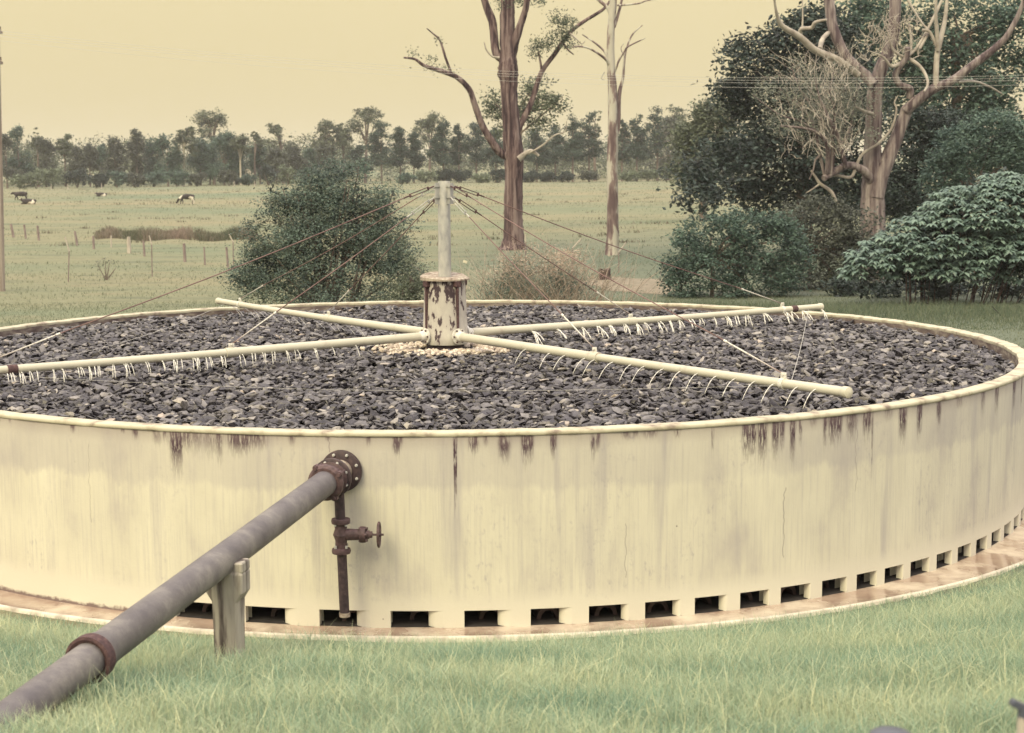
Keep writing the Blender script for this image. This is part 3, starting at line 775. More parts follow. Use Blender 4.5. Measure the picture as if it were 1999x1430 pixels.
for a, rr_, th_ in ((.02, .225, .04), (.34, .208, .036)):
    mb = MB(); mb.lathe([(a, .10), (a, rr_-.006), (a+.005, rr_), (a+th_, rr_), (a+th_+.005, rr_-.006), (a+th_+.005, .1)], P0, DP, 48, cap=False)
    fl = mb.build('flange', M['iron'], pipe, auto=40)
    e1 = DP.cross(Vector((0, 0, 1))).normalized(); e2 = e1.cross(DP)
    for j in range(8):
        t = 2*PI*(j+.5)/8; o_ = PP(a+th_)+e1*math.cos(t)*(rr_-.035)+e2*math.sin(t)*(rr_-.035)
        mb = MB(); mb.lathe([(0, .017), (.02, .017), (.022, .011), (.038, .010)], o_, DP, 6); mb.build('bolt', M['bolt'], fl)
mb = MB(); mb.lathe([(.385, PR+.01), (.40, PR+.045), (.43, PR+.05), (.44, PR+.025), (.53, PR+.025), (.54, PR+.05), (.57, PR+.06), (.60, PR+.055), (.625, PR+.03), (.625, PR-.002)], P0, DP, 48, cap=False)
cp = mb.build('clamp_coupling', M['valve'], pipe, auto=35)
for j in range(4):
    t = R(58)+j*PI/2; o_ = PP(.41)+e1*math.cos(t)*(PR+.05)+e2*math.sin(t)*(PR+.05)
    mb = MB(); mb.tube([o_, o_+DP*.22], .011, 8); mb.lathe([(.20, .024), (.228, .024)], o_, DP, 6); mb.lathe([(.14, .034), (.20, .032)], o_, DP, 12); mb.build('clamp_bolt', M['valve'], cp, auto=40)
# drop pipe with gate valve
vx, vy = -1.13, -9.22
def VZ(v): return at_d(660, v, vy+DCAM)[2]
z_top = 1.68; zb = VZ(1203)
lean = .035
def dx_(z): return vx+lean*(1.6-z)/1.3-.0
drp = MB(); drp.tube([(dx_(1.72), vy, 1.72), (dx_(VZ(1043)+.15), vy, VZ(1043)+.15)], .054, 20)
drp.tube([(dx_(1.0), vy, VZ(1043)-.16), (dx_(zb+.03), vy, zb+.03)], .052, 20)
dpipe = drp.build('drop_pipe', M['iron'], pipe, auto=40)
mb = MB(); mb.lathe([(0, .058), (.045, .058)], (dx_(zb), vy, zb), (0, 0, 1), 20); mb.build('pipe_lip', M['rust_light'], dpipe, auto=40)
zv = VZ(1043)
mb = MB()
mb.lathe([(-.20, .05), (-.20, .096), (-.175, .102), (-.15, .096), (-.14, .062), (-.06, .062), (.0, .085), (.06, .064), (.115, .07), (.12, .096), (.145, .102), (.17, .096), (.17, .05)], (dx_(zv), vy, zv), (0, 0, 1), 32)
mb.lathe([(.0, .066), (.2, .058), (.20, .085), (.225, .088), (.235, .088), (.26, .085), (.262, .05), (.30, .045), (.302, .035), (.33, .035), (.332, .02)], (dx_(zv), vy, zv), (1, -.06, 0), 28)
valve = mb.build('gate_valve', M['valve'], pipe, auto=35)
ax = Vector((1, -.06, 0)).normalized(); vo = Vector((dx_(zv), vy, zv)); e3 = Vector((0, 0, 1)); e4 = ax.cross(e3)
for j in range(6):
    t = 2*PI*j/6+.2; o_ = vo+ax*.19+e3*math.sin(t)*.072+e4*math.cos(t)*.072; mb = MB(); mb.lathe([(0, .015), (.09, .015)], o_, ax, 6); mb.build('bolt', M['valve'], valve)
for zz_ in (-.14, .10):
    for j in range(4):
        t = PI/4+j*PI/2; mb = MB(); mb.lathe([(0, .014), (.03, .014)], vo+Vector((math.cos(t)*.08, math.sin(t)*.08, zz_+.0)), (0, 0, 1), 6); mb.build('bolt', M['bolt'], valve)
mb = MB(); wc = vo+ax*.40
mb.tube([vo+ax*.32, vo+ax*.45], .012, 10)
mb.tube([wc+(e3*math.sin(t)+e4*math.cos(t))*.125 for t in np.linspace(0, 2*PI, 33)], .014, 10, cap=False)
for j in range(5):
    t = 2*PI*j/5+.3; mb.tube([wc, wc+(e3*math.sin(t)+e4*math.cos(t))*.12], .010, 6)
mb.lathe([(-.02, .028), (.02, .028)], wc, ax, 12)
mb.build('handwheel', M['valve'], valve, auto=50)

# concrete support post
sp_ = at_d(440, 1120, 12.85); gz = float(terr(sp_[0], sp_[1]))
sup = thing('pipe_support', (sp_[0], sp_[1], gz), 'stained concrete post with flared head carrying the grey feed pipe', 'concrete post')
ang_s = math.atan2(dirp[1], dirp[0])+PI/2
m3 = Matrix.Rotation(R(-13), 3, 'Z'); zc = PP((12.85-16.1)/dirp[1])[2]
mb = MB(); cz = zc-PR-.02
def sect(z, hw, hd, tw=0):
    pl = []
    for sx_, sy_ in ((1, -1), (1, 1), (-1, 1), (-1, -1)):
        for q in (0, 1):
            ch = .015; dx2 = -ch if (q == 0) == (sx_*sy_ < 0) else 0; dy2 = 0 if (q == 0) == (sx_*sy_ < 0) else -ch
            p = m3 @ Vector((sx_*(hw+dx2), sy_*(hd+dy2), 0)); pl.append((sp_[0]+p.x+.02, sp_[1]+p.y, z))
    return pl
lv = [(gz-.3, .105, .10), (gz+.02, .105, .10), (cz-.42, .11, .10), (cz-.20, .115, .105), (cz-.12, .165, .11), (cz+.04, .168, .11), (cz+.065, .155, .10)]
vs = []; fs = []
for l in lv: vs += sect(*l)
for i in range(len(lv)-1):
    for j in range(8): fs.append((i*8+j, i*8+(j+1) % 8, (i+1)*8+(j+1) % 8, (i+1)*8+j))
fs.append(tuple((len(lv)-1)*8+j for j in range(8)))
mb.add(vs, fs).build('post_body', M['support'], sup)
mb = MB()
p = m3 @ Vector((.115, 0, 0)); mb.box((sp_[0]+p.x+.02, sp_[1]+p.y, cz+.10), (.11, .2, .09), m3, .012)
mb.build('saddle_block', M['support'], sup)

# ------------------------------------------------------------------ foliage tools
def leaves(C, size, rngl, flat=.0, aspect=.5, tint=None, down=0.0, fold=.25):
    n = len(C)
    a = rngl.normal(size=(n, 3)); a[:, 2] = a[:, 2]*(1-flat)-down; a /= np.linalg.norm(a, axis=1)[:, None]
    b_ = rngl.normal(size=(n, 3)); b_[:, 2] *= (1-flat); b_ -= a*(a*b_).sum(1)[:, None]; b_ /= np.linalg.norm(b_, axis=1)[:, None]+1e-9
    nn = np.cross(a, b_)
    L = (size*rngl.uniform(.7, 1.3, n))[:, None]; Wd = L*aspect
    V = np.stack([C-a*L/2, C+b_*Wd/2+nn*L*fold*.5, C+a*L/2, C-b_*Wd/2+nn*L*fold*.3], 1)
    Fq = (np.arange(n)*4)[:, None]+np.arange(4)
    return V.reshape(-1, 3), Fq, np.repeat(tint, 4)
def crown_points(blobs, nclump, per, csize, rngl, shell=.5, top=.0, cflat=.6):
    """blobs: [(centre, (rx,ry,rz), weight)]"""
    w = np.array([b_[2] for b_ in blobs], float); w /= w.sum()
    idx = rngl.choice(len(blobs), nclump, p=w)
    C = np.array([b_[0] for b_ in blobs], float)[idx]; Rr = np.array([b_[1] for b_ in blobs], float)[idx]
    d = rngl.normal(size=(nclump, 3)); d[:, 2] += top; d /= np.linalg.norm(d, axis=1)[:, None]
    q = rngl.uniform(shell**3, 1, nclump)**(1/3)
    cc = C+d*Rr*q[:, None]
    ct = rngl.beta(2, 2, nclump)
    fq = 3.0/max(.3, float(np.mean(Rr)))
    nz = np.sin(cc[:, 0]*fq+1.3*np.sin(cc[:, 2]*fq))+np.sin(cc[:, 2]*fq*1.7+cc[:, 1]*fq*1.3)
    kp = nz > -1.15+.5*rngl.random(nclump)
    cc = cc[kp]; ct = np.clip(ct[kp]+.12*nz[kp], 0, 1); nclump = len(cc)
    cs = csize*rngl.uniform(.6, 1.5, nclump)
    P = np.repeat(cc, per, 0)+rngl.normal(size=(nclump*per, 3))*np.repeat(cs, per)[:, None]*np.array([1, 1, cflat])
    t = np.clip(np.repeat(ct, per)*.7+rngl.uniform(0, .45, nclump*per)-.05, 0, 1)
    return P, t, cc
def crown_obj(name, blobs, nclump, per, csize, leaf, mat, parent, seed, **kw):
    g_ = np.random.default_rng(seed)
    fl = kw.pop('flat', .45); asp = kw.pop('aspect', .5); dn = kw.pop('down', 0)
    P, t, cc = crown_points(blobs, nclump, per, csize, g_, **kw)
    V, Fq, tt = leaves(P, leaf, g_, fl, asp, t, dn)
    return mesh_np(name, V, Fq, mat, parent, tint=tt), cc
def pxblobs(lst, d, depth=1.0):
    out = []
    for it in lst:
        u, v, ru, rv = it[:4]; dd = d+(it[4] if len(it) > 4 else 0); k = dd/F
        out.append((at_d(u, v, dd), (ru*k, max(ru, rv)*k*depth, rv*k), ru*rv+30))
    return out
def limb(mb, pl, d, lean=0, n=10, sm=4, noise=.06):
    """pl rows: u, v, radius px"""
    S = smoothline(pl, sm); k = len(S)
    pts = [at_d(a[0], a[1], d+lean*i/(k-1)) for i, a in enumerate(S)]
    mb.tube(pts, [max(a[2], .3)*d/F for a in S], n, noise=noise)

# ------------------------------------------------------------------ far tree line
ORD = ['first', 'second', 'third', 'fourth', 'fifth', 'sixth', 'seventh', 'eighth', 'ninth', 'tenth', 'eleventh', 'twelfth', 'thirteenth', 'fourteenth', 'fifteenth', 'sixteenth', 'seventeenth', 'eighteenth', 'nineteenth', 'twentieth', 'twenty-first', 'twenty-second', 'twenty-third', 'twenty-fourth', 'twenty-fifth', 'twenty-sixth', 'twenty-seventh', 'twenty-eighth', 'twenty-ninth', 'thirtieth']
seedc = [100]
def base_v(u): return np.interp(u, [0, 350, 1000, 1330, 1999], [364.5, 361, 357.5, 352, 348])
def far_tree(kind, u, vt, hw, d, label, vb=None, mat=None, dens=1.0):
    seedc[0] += 1; g_ = random.Random(seedc[0])
    x0 = at_d(u, 350, d)[0]; z0 = float(terr(x0, d-DCAM)); base = np.array([x0, d-DCAM, z0])
    if kind in ('broad', 'brown', 'pine'): hw = hw*1.3
    k = d/F; zt = at_d(u, vt, d)[2]; h = (zt-z0)*(1.05 if kind != 'shrub' else 1); w = hw*k
    nm = {'gum': 'gum_tree', 'broad': 'broadleaf_tree', 'pine': 'pine_tree', 'shrub': 'shrub', 'brown': 'broadleaf_tree', 'sparse': 'gum_tree'}[kind]
    t_ = thing(nm, base, label, 'shrub' if kind == 'shrub' else 'tree', 'low shrubs along the far edge of the pasture' if kind == 'shrub' else 'trees beyond the pasture')
    mt = M[mat] if mat else M[{'gum': 'leaf_gum', 'sparse': 'leaf_gum', 'broad': 'leaf_mid', 'brown': 'leaf_brown', 'pine': 'leaf_pine', 'shrub': 'leaf_mid'}[kind]]
    leaf = .55*d/400
    blobs = []; tb = MB()
    lean_ = g_.uniform(-.05, .05)*h
    if kind in ('gum', 'sparse'):
        nb = 9 if kind == 'gum' else 7
        for i in range(nb):
            a = g_.uniform(0, 2*PI); q = g_.uniform(.15, .8)
            e = g_.uniform(.0, 1)
            cz_ = h*(.89-.36*(q**2)-.16*e)
            blobs.append((base+np.array([w*q*math.cos(a)+lean_, w*q*math.sin(a), cz_]), (w*g_.uniform(.28, .48), w*.4, h*g_.uniform(.07, .13)), 1))
        tb.tube([base, base+np.array([lean_*.4, 0, h*.45]), base+np.array([lean_, 0, h*.72])], [h*.020, h*.015, h*.008], 7)
        for b_ in blobs:
            tb.tube([base+np.array([lean_*.5, 0, h*g_.uniform(.38, .55)]), (base+np.array([lean_*.5, 0, h*.62])+b_[0])/2+np.array([0, 0, h*.02]), b_[0]], [h*.008, h*.006, h*.003], 5)
        nc = int((150 if kind == 'gum' else 55)*dens); per = 28; cs = w*.085; kw = dict(shell=.6, top=.6, cflat=.55)
    elif kind == 'pine':
        nb = 10
        for i in range(nb):
            f = i/(nb-1); zz_ = h*(.36+.56*f); ww = w*(1.0-.62*f**1.6)*g_.uniform(.75, 1.1)
            a = g_.uniform(0, 2*PI)
            blobs.append((base+np.array([math.cos(a)*ww*.45, math.sin(a)*ww*.45, zz_]), (ww*.62, ww*.62, h*.06), ww))
        tb.tube([base, base+np.array([0, 0, h*.5]), base+np.array([0, 0, h*.93])], [h*.017, h*.012, h*.004], 7)
        for i in range(14):
            a = g_.uniform(0, 2*PI); zz_ = h*g_.uniform(.25, .8); L = w*.75
            tb.tube([base+np.array([0, 0, zz_]), base+np.array([math.cos(a)*L, math.sin(a)*L, zz_+L*.25])], [h*.005, h*.002], 4)
        nc = int(190*dens); per = 24; cs = w*.10; kw = dict(shell=.3, top=.1, cflat=.6)
    elif kind in ('broad', 'brown'):
        for i in range(9):
            f = g_.uniform(0, 1); zz_ = h*(.16+.70*f); ww = w*(1.0-.45*f)
            a = g_.uniform(0, 2*PI); blobs.append((base+np.array([math.cos(a)*ww*.5, math.sin(a)*ww*.5, zz_]), (ww*.5, ww*.5, h*.14), 1))
        blobs.append((base+np.array([0, 0, h*.86]), (w*.35, w*.35, h*.12), .8))
        tb.tube([base, base+np.array([0, 0, h*.6])], [h*.02, h*.01], 7)
        for b_ in blobs: tb.tube([base+np.array([0, 0, h*.35]), b_[0]], [h*.007, h*.003], 4)
        nc = int(230*dens); per = 24; cs = w*.09; kw = dict(shell=.5, top=.35, cflat=.8)
    else:
        for i in range(6):
            a = g_.uniform(0, 2*PI); blobs.append((base+np.array([math.cos(a)*w*.45, math.sin(a)*w*.3, h*g_.uniform(.4, .62)]), (w*.55, w*.5, h*.36), 1))
        for i in range(4):
            a = g_.uniform(0, 2*PI); tb.tube([base, base+np.array([math.cos(a)*w*.4, math.sin(a)*w*.4, h*.6])], [.09, .03], 5)
        nc = int(110*dens); per = 22; cs = w*.10; kw = dict(shell=.55, top=.4, cflat=.8)
    tb.build('trunk', M['bark_far_pale'] if kind in ('gum', 'sparse') and d < 410 else M['bark_far'], t_)
    crown_obj('crown', blobs, nc, per, cs, leaf, mt, t_, seedc[0], **kw)
    return t_

notable = [
 ('gum', 418, 214, 50, 428, 'tallest spreading gum tree with pale trunk, left of the round green bush'),
 ('sparse', 553, 230, 30, 430, 'isolated airy gum tree with thin umbrella crown against the sky'),
 ('gum', 713, 206, 44, 420, 'tall round-crowned gum tree above the round green bush'),
 ('gum', 838, 217, 42, 430, 'dome-topped gum tree just left of the mast head'),
 ('gum', 640, 228, 36, 410, 'leaning-topped gum tree between the airy gum and the round-crowned gum'),
 ('sparse', 75, 248, 14, 420, 'wispy half-bare tree near the left edge of the tree line'),
 ('gum', 1325, 198, 36, 430, 'pale-topped gum tree at the right end of the pine row'),
 ('sparse', 1162, 207, 24, 420, 'thin-topped gum tree rising beside the pale bare trunk'),
 ('gum', 672, 240, 24, 415, 'small gum tree tucked against the round-crowned gum'),
 ('gum', 358, 243, 26, 405, 'thin gum tree leaning off the left of the tallest gum'),
 ('sparse', 497, 250, 14, 415, 'little tufted gum tree right of the tallest gum'),
 ('gum', 470, 258, 28, 400, 'low spreading gum tree at the right shoulder of the tallest gum')]
for a in notable: far_tree(*a)
pines = [745, 782, 808, 866, 896, 930, 968, 1048, 1084, 1118, 1150, 1214, 1243, 1283]
ptop = [243, 250, 262, 241, 247, 243, 250, 248, 246, 226, 224, 236, 226, 213]
for i, (u, v) in enumerate(zip(pines, ptop)):
    far_tree('pine', u, v, [27, 22, 18, 25, 17, 28, 24, 26, 22, 27, 27, 20, 24, 28][i], 385+(i % 3)*9, f'dark pine, {ORD[i]} from the left in the pine row across the pasture', dens=1.2)
broads = [(14,266,24,'brown'),(38,250,27,'broad'),(90,272,26,'brown'),(128,260,28,'gum'),(152,288,20,'brown'),(176,284,20,'brown'),(202,284,18,'broad'),(226,270,24,'brown'),(268,254,22,'brown'),(300,272,24,'broad'),(328,262,28,'broad'),(392,272,34,'broad'),(410,282,34,'broad'),(438,262,38,'broad'),(462,276,30,'broad'),(508,285,28,'broad'),(540,292,24,'brown'),(572,284,30,'brown'),(608,292,24,'broad'),(640,285,28,'brown'),(700,285,24,'pine'),(1305,232,32,'brown'),(1345,250,30,'broad')]
for i, (u, v, hw, kd) in enumerate(broads):
    cn = {'brown': 'brownish bushy tree', 'broad': 'green bushy tree', 'gum': 'pale grey-green gum tree', 'pine': 'dark rounded tree'}[kd]
    far_tree(kd, u, v, hw, 400+(i*7) % 22, f'{cn}, {ORD[i]} from the left in the dense belt beyond the cows', dens=1.15)
shr = [(38,338,20,'leaf_pale'),(70,330,22,'leaf_pale'),(102,324,28,'leaf_pale'),(150,330,30,'leaf_dark'),(188,336,22,'leaf_dark'),(228,332,22,'leaf_mid'),(262,338,22,'leaf_brown'),(300,330,28,'leaf_mid'),(345,330,26,'leaf_mid'),(385,335,22,'leaf_brown'),(447,330,22,'leaf_brown'),(486,340,18,'leaf_mid'),(523,321,22,'leaf_dark'),(562,320,20,'leaf_pale'),(602,326,24,'leaf_mid'),(650,330,26,'leaf_mid'),(795,338,20,'leaf_mid'),(830,332,24,'leaf_pale'),(865,330,22,'leaf_dark'),(900,332,24,'leaf_dark'),(940,338,20,'leaf_pale'),(975,330,22,'leaf_dark'),(1035,334,26,'leaf_dark'),(1075,336,22,'leaf_dark'),(1110,335,22,'leaf_dark'),(1150,332,22,'leaf_brown'),(1225,333,22,'leaf_pale'),(1265,332,22,'leaf_pale'),(1300,325,22,'leaf_dark'),(1335,320,24,'leaf_dark')]
for i, (u, v, hw, mt) in enumerate(shr):
    cn = {'leaf_pale': 'pale olive', 'leaf_dark': 'dark green', 'leaf_mid': 'mid green', 'leaf_brown': 'brownish'}[mt]
    far_tree('shrub', u, v, hw, 378+(i % 4)*3, f'{cn} low shrub, {ORD[i]} from the left along the far pasture edge', mat=mt)
# second belt further back, reads as one wood
bl = []
g_ = random.Random(5)
for i in range(260):
    u = g_.uniform(-60, 1500); d = g_.uniform(440, 520); x = at_d(u, 350, d)[0]; z = float(terr(x, d-DCAM)); h = g_.uniform(7, 15)
    bl.append((np.array([x, d-DCAM, z+h*.5]), (g_.uniform(3.5, 6.5), 4, h*.5), 1))
o, _ = crown_obj('woodland', bl, 5200, 20, 1.1, .8, M['leaf_gum'], None, 77, shell=.5, top=.4)
tag(o, 'hazy grey-green wood filling the gaps behind the tree line', 'wood', kind='stuff')
# pale shed roof glimpsed through trees
pb = at_d(503, 322, 560); hb = thing('shed', (pb[0], pb[1], float(terr(pb[0], pb[1]))), 'pale farm shed glimpsed between the far trees left of the airy gum', 'shed')
z0 = float(terr(pb[0], pb[1])); zt = at_d(503, 308, 560)[2]
mb = MB(); mb.box((pb[0], pb[1], (z0+zt-1.2)/2), (9, 6, zt-1.2-z0)); mb.build('wall', M['post_pale'], hb)
mb = MB(); x, y = pb[0], pb[1]
mb.add([(x-5, y-3.4, zt-1.25), (x+5, y-3.4, zt-1.25), (x+5, y, zt), (x-5, y, zt), (x-5, y+3.4, zt-1.25), (x+5, y+3.4, zt-1.25)], [(0, 1, 2, 3), (3, 2, 5, 4), (0, 3, 4), (1, 5, 2)]); mb.build('roof', M['scrap'], hb)

# ------------------------------------------------------------------ right-hand trees and shrubs
def big_tree(name, d, trunk_lines, blobs, mat, label, nclump, per, csize, leaf, seed, cat='tree', barkm='bark_far', group=None, **kw):
    u0 = trunk_lines[0][0][0]; g0 = at_d(u0, 400, d); z0 = float(terr(g0[0], g0[1])); base = np.array([g0[0], g0[1], z0])
    t_ = thing(name, base, label, cat, group)
    tb = MB()
    for i, ln in enumerate(trunk_lines):
        limb(tb, ln, d, lean=0, n=8)
    bl = pxblobs(blobs, d, kw.pop('depth', 1.0))
    for b_, raw in zip(bl, blobs):
        if len(raw) > 4: continue
        st_ = at_d(u0+random.uniform(-10, 10), trunk_lines[0][-1][1]+10, d)
        tb.tube([st_, (st_+b_[0])/2+np.array([0, 0, .2]), b_[0]], [.10, .06, .02], 5)
    tb.build('trunk' if cat == 'tree' else 'stem', M[barkm], t_)
    crown_obj('crown' if cat == 'tree' else 'foliage', bl, nclump, per, csize, leaf, M[mat], t_, seed, **kw)
    return t_
def gv(u, d):           # image row of the ground at column u, distance d
    x = (u-CX)/F*d; z = float(terr(x, d-DCAM))
    X = np.array([x, d-DCAM, z])-CAM; return CY-F*(X@UP)/(X@_fw)
big_tree('fig_tree', 92, [[(1560, gv(1560, 92), 16), (1565, 400, 13), (1570, 250, 9)], [(1568, 350, 8), (1500, 240, 4)]],
  [(1560,90,75,60),(1490,110,55,50),(1430,120,32,26,-3),(1450,95,25,18),(1470,190,60,50),(1430,180,35,25),(1560,200,90,70),(1500,290,90,60),(1430,330,70,55),(1560,330,90,70),(1640,120,70,70),(1650,260,80,80),(1420,300,45,40,-4),(1380,350,45,40,-6),(1370,385,38,30,-8),(1610,50,50,40),(1600,390,80,50),(1500,390,70,45),(1660,350,60,60),(1720,390,60,45),(1770,400,50,40)],
  'leaf_dark', 'huge dense dark evergreen tree standing behind the left half of the bare dead tree', 1500, 26, .48, .34, 301, shell=.45, top=.3)
big_tree('gum_tree', 100, [[(1880, gv(1880, 100), 12), (1870, 250, 9), (1860, 60, 6)], [(1870, 200, 6), (1960, 60, 3)]],
  [(1720,30,60,45),(1780,70,60,40),(1860,20,60,40),(1900,80,50,35),(1960,50,45,50),(1800,150,60,50),(1890,190,60,50),(1950,250,50,60),(1700,180,50,60),(1980,140,35,50),(1840,250,60,40),(1990,320,40,50),(1930,160,60,50),(1780,200,60,60),(1990,30,40,50),(1680,60,50,50),(1830,110,60,50),(1950,330,60,50)],
  'leaf_mid', 'tall leafy gum tree behind the right half of the dead tree, sky showing through', 1150, 26, .50, .34, 302, shell=.4, top=.3)
big_tree('broadleaf_tree', 150, [[(1372, gv(1372, 150), 7), (1372, 300, 5)]],
  [(1365,290,42,50),(1345,340,35,30),(1395,240,38,34),(1420,225,35,30),(1340,270,25,28),(1380,215,22,20)],
  'leaf_gum', 'soft grey-green rounded tree left of the dark evergreen, beyond the pasture edge', 420, 26, .5, .40, 303, shell=.5, top=.4)
big_tree('broadleaf_tree', 84, [[(1840, gv(1840, 84), 8), (1840, 330, 6)]],
  [(1790,300,55,50),(1850,260,55,45),(1760,380,50,50),(1840,350,60,50),(1790,240,40,30)],
  'leaf_dark', 'dark small-leaved tree directly right of the dead trunk', 620, 24, .32, .24, 304, shell=.5, top=.3)
big_tree('shrub', 74, [[(1905, gv(1905, 74), 5), (1905, 380, 3)]],
  [(1880,290,55,45),(1940,260,55,40),(1850,330,40,40),(1960,310,50,45),(1830,355,35,25),(1990,290,35,50)],
  'leaf_grey', 'feathery blue-green shrub above the large-leaved shrub', 520, 26, .24, .20, 305, cat='shrub', shell=.5, top=.4)
big_tree('shrub', 62, [[(1390, gv(1390, 62), 4), (1390, 500, 2)]],
  [(1390,460,70,50),(1340,500,50,45),(1440,450,60,40),(1470,500,60,50),(1400,520,80,40),(1320,530,32,28),(1500,440,40,30),(1330,560,40,25),(1400,565,70,25),(1470,560,70,28),(1520,545,50,35),(1520,470,50,45),(1540,510,50,45)],
  'leaf_mid', 'rounded green shrub at the left end of the thicket by the tank', 900, 24, .20, .15, 306, cat='shrub', shell=.6, top=.3)
big_tree('shrub', 66, [[(1580, gv(1580, 66), 4), (1580, 480, 2)]],
  [(1560,440,60,45),(1620,440,60,45),(1560,510,60,50),(1640,500,60,50),(1680,430,40,25),(1600,400,30,20),(1560,560,60,28),(1640,560,60,30),(1690,500,50,50)],
  'leaf_brown', 'brownish twiggy thicket between the rounded green shrub and the large-leaved shrub', 780, 22, .22, .16, 307, cat='shrub', shell=.55, top=.2)
# large-leaved shrub with rosettes of drooping leaves
def rosette_shrub():
    d = 57.5; u0 = 1830; g0 = at_d(u0, 560, d); base = np.array([g0[0], g0[1], float(terr(g0[0], g0[1]))])
    t_ = thing('large_leaved_shrub', base, 'broad mound of large drooping blue-green leaves at the right edge', 'shrub')
    bl = pxblobs([(1820,480,110,75),(1900,430,110,75),(1960,390,80,60),(1740,510,90,55),(1700,530,60,45),(1930,500,100,70),(1850,530,100,45),(1990,480,70,80),(1990,540,50,50),(1960,370,60,35),(1880,390,50,30)], d, .9)
    g_ = np.random.default_rng(9); n = 1500
    w = np.array([b_[2] for b_ in bl]); idx = g_.choice(len(bl), n, p=w/w.sum())
    C = np.array([b_[0] for b_ in bl])[idx]; Rr = np.array([b_[1] for b_ in bl])[idx]
    dd = g_.normal(size=(n, 3)); dd[:, 2] = np.abs(dd[:, 2])*.9-.25; dd[:, 1] -= .3; dd /= np.linalg.norm(dd, axis=1)[:, None]
    c = C+dd*Rr*g_.uniform(.82, 1.0, n)[:, None]
    keep = c[:, 2] > base[2]+.75; c = c[keep]; n = len(c)
    V = []; T = []; per = 8
    ang_ = g_.uniform(0, 2*PI, (n, 1))+np.arange(per)*2*PI/per+g_.normal(0, .25, (n, per))
    dr = g_.uniform(-.75, -.05, (n, per)); L = g_.uniform(.20, .36, (n, per))
    A = np.stack([np.cos(ang_), np.sin(ang_), dr], -1); A /= np.linalg.norm(A, axis=-1)[..., None]
    S = np.cross(A, np.array([0, 0, 1.0])); S /= np.linalg.norm(S, axis=-1)[..., None]; Nn = np.cross(S, A)
    c0 = c[:, None, :]; L_ = L[..., None]
    v = np.stack([c0+A*.03, c0+A*L_*.45+S*L_*.24+Nn*L_*.02, c0+A*L_*.5+Nn*L_*.10, c0+A*L_*.45-S*L_*.24+Nn*L_*.02, c0+A*L_*.98-Nn*L_*.12], 2)
    m_ = n*per; V = v.reshape(-1, 3); b0 = (np.arange(m_)*5)[:, None]
    Fq = np.concatenate([b0+np.array([0, 1, 2]), b0+np.array([0, 2, 3]), b0+np.array([1, 4, 2]), b0+np.array([2, 4, 3])], 0)
    tt = np.clip(np.repeat(g_.beta(2, 2, n), per)*.6+g_.uniform(0, .45, m_), 0, 1)
    mesh_np('foliage', V, Fq, M['leaf_broad'], t_, tint=np.repeat(tt, 5))
    # inner mass of the same leaves, shade put into a darker colour
    crown_obj('shaded_foliage', [(b_[0]+np.array([0, .4, -.1]), tuple(q*.8 for q in b_[1]), b_[2]) for b_ in bl], 420, 18, .3, .26, M['leaf_dark'], t_, 12, shell=.3)
    mb = MB()
    for i in range(34):
        q = c[g_.integers(len(c))]; b_ = base+np.array([(q[0]-base[0])*.75, (q[1]-base[1])*.4+.3, 0])
        mb.tube([b_-np.array([0, 0, .1]), (b_+q)/2+np.array([0, 0, .1]), q], [.025, .018, .008], 5)
    mb.build('stem', M['stump'], t_)
rosette_shrub()
# dark undergrowth below the shrubs
bl = pxblobs([(u, gv(u, 60)-18-6*math.sin(u*.05), 34, 22, (u % 7)) for u in range(1640, 2060, 30)], 60, 1.0)
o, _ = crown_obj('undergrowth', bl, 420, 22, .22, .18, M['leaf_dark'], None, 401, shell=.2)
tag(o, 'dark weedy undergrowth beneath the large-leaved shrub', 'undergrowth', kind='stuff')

# ------------------------------------------------------------------ dead tree
DT = 70
g0 = at_d(1703, 420, DT); dead = thing('dead_tree', (g0[0], g0[1], float(terr(g0[0], g0[1]))), 'bare dead tree with forked grey trunk and bone-white twisted branches', 'tree')
def gl(name, lines, mat, parent, d, leans=None, n=10, noise=.06):
    for i, ln in enumerate(lines):
        mb = MB(); limb(mb, ln, d, lean=(leans[i] if leans else 0), n=n, noise=noise); mb.build(name, M[mat], parent, auto=60)
mb = MB()
limb(mb, [(1705, gv(1705, DT)+10, 27), (1704, 415, 24), (1704, 380, 22), (1704, 340, 20), (1703, 304, 17), (1705, 243, 16), (1707, 186, 15), (1715, 147, 13), (1733, 104, 12), (1744, 65, 11), (1748, 0, 11), (1755, -120, 9)], DT, n=16)
limb(mb, [(1708, 385, 18), (1716, 350, 17), (1735, 303, 14), (1757, 251, 12), (1770, 212, 11.5)], DT-.15, n=14)
mb.build('trunk', M['bark_dead'], dead, auto=60)
gl('branch', [
 [(1706,165,11),(1683,140,10),(1653,112,10),(1627,56,10),(1618,0,10),(1600,-90,8)],
 [(1768,215,11),(1792,195,10.5),(1822,173,9.5),(1857,158,8.5),(1900,126,8),(1943,93,7),(1969,65,5.5),(1993,17,4.5),(2010,-40,3)],
 [(1700,352,9),(1688,334,8.5),(1657,322,7.5),(1627,336,7),(1608,348,6)],
 [(1776,190,7),(1776,173,7),(1758,166,6.5),(1748,148,6),(1756,130,6),(1769,113,5.5),(1772,92,5)]], 'bark_dead', dead, DT-.3, [1, -1.5, -1, -.8])
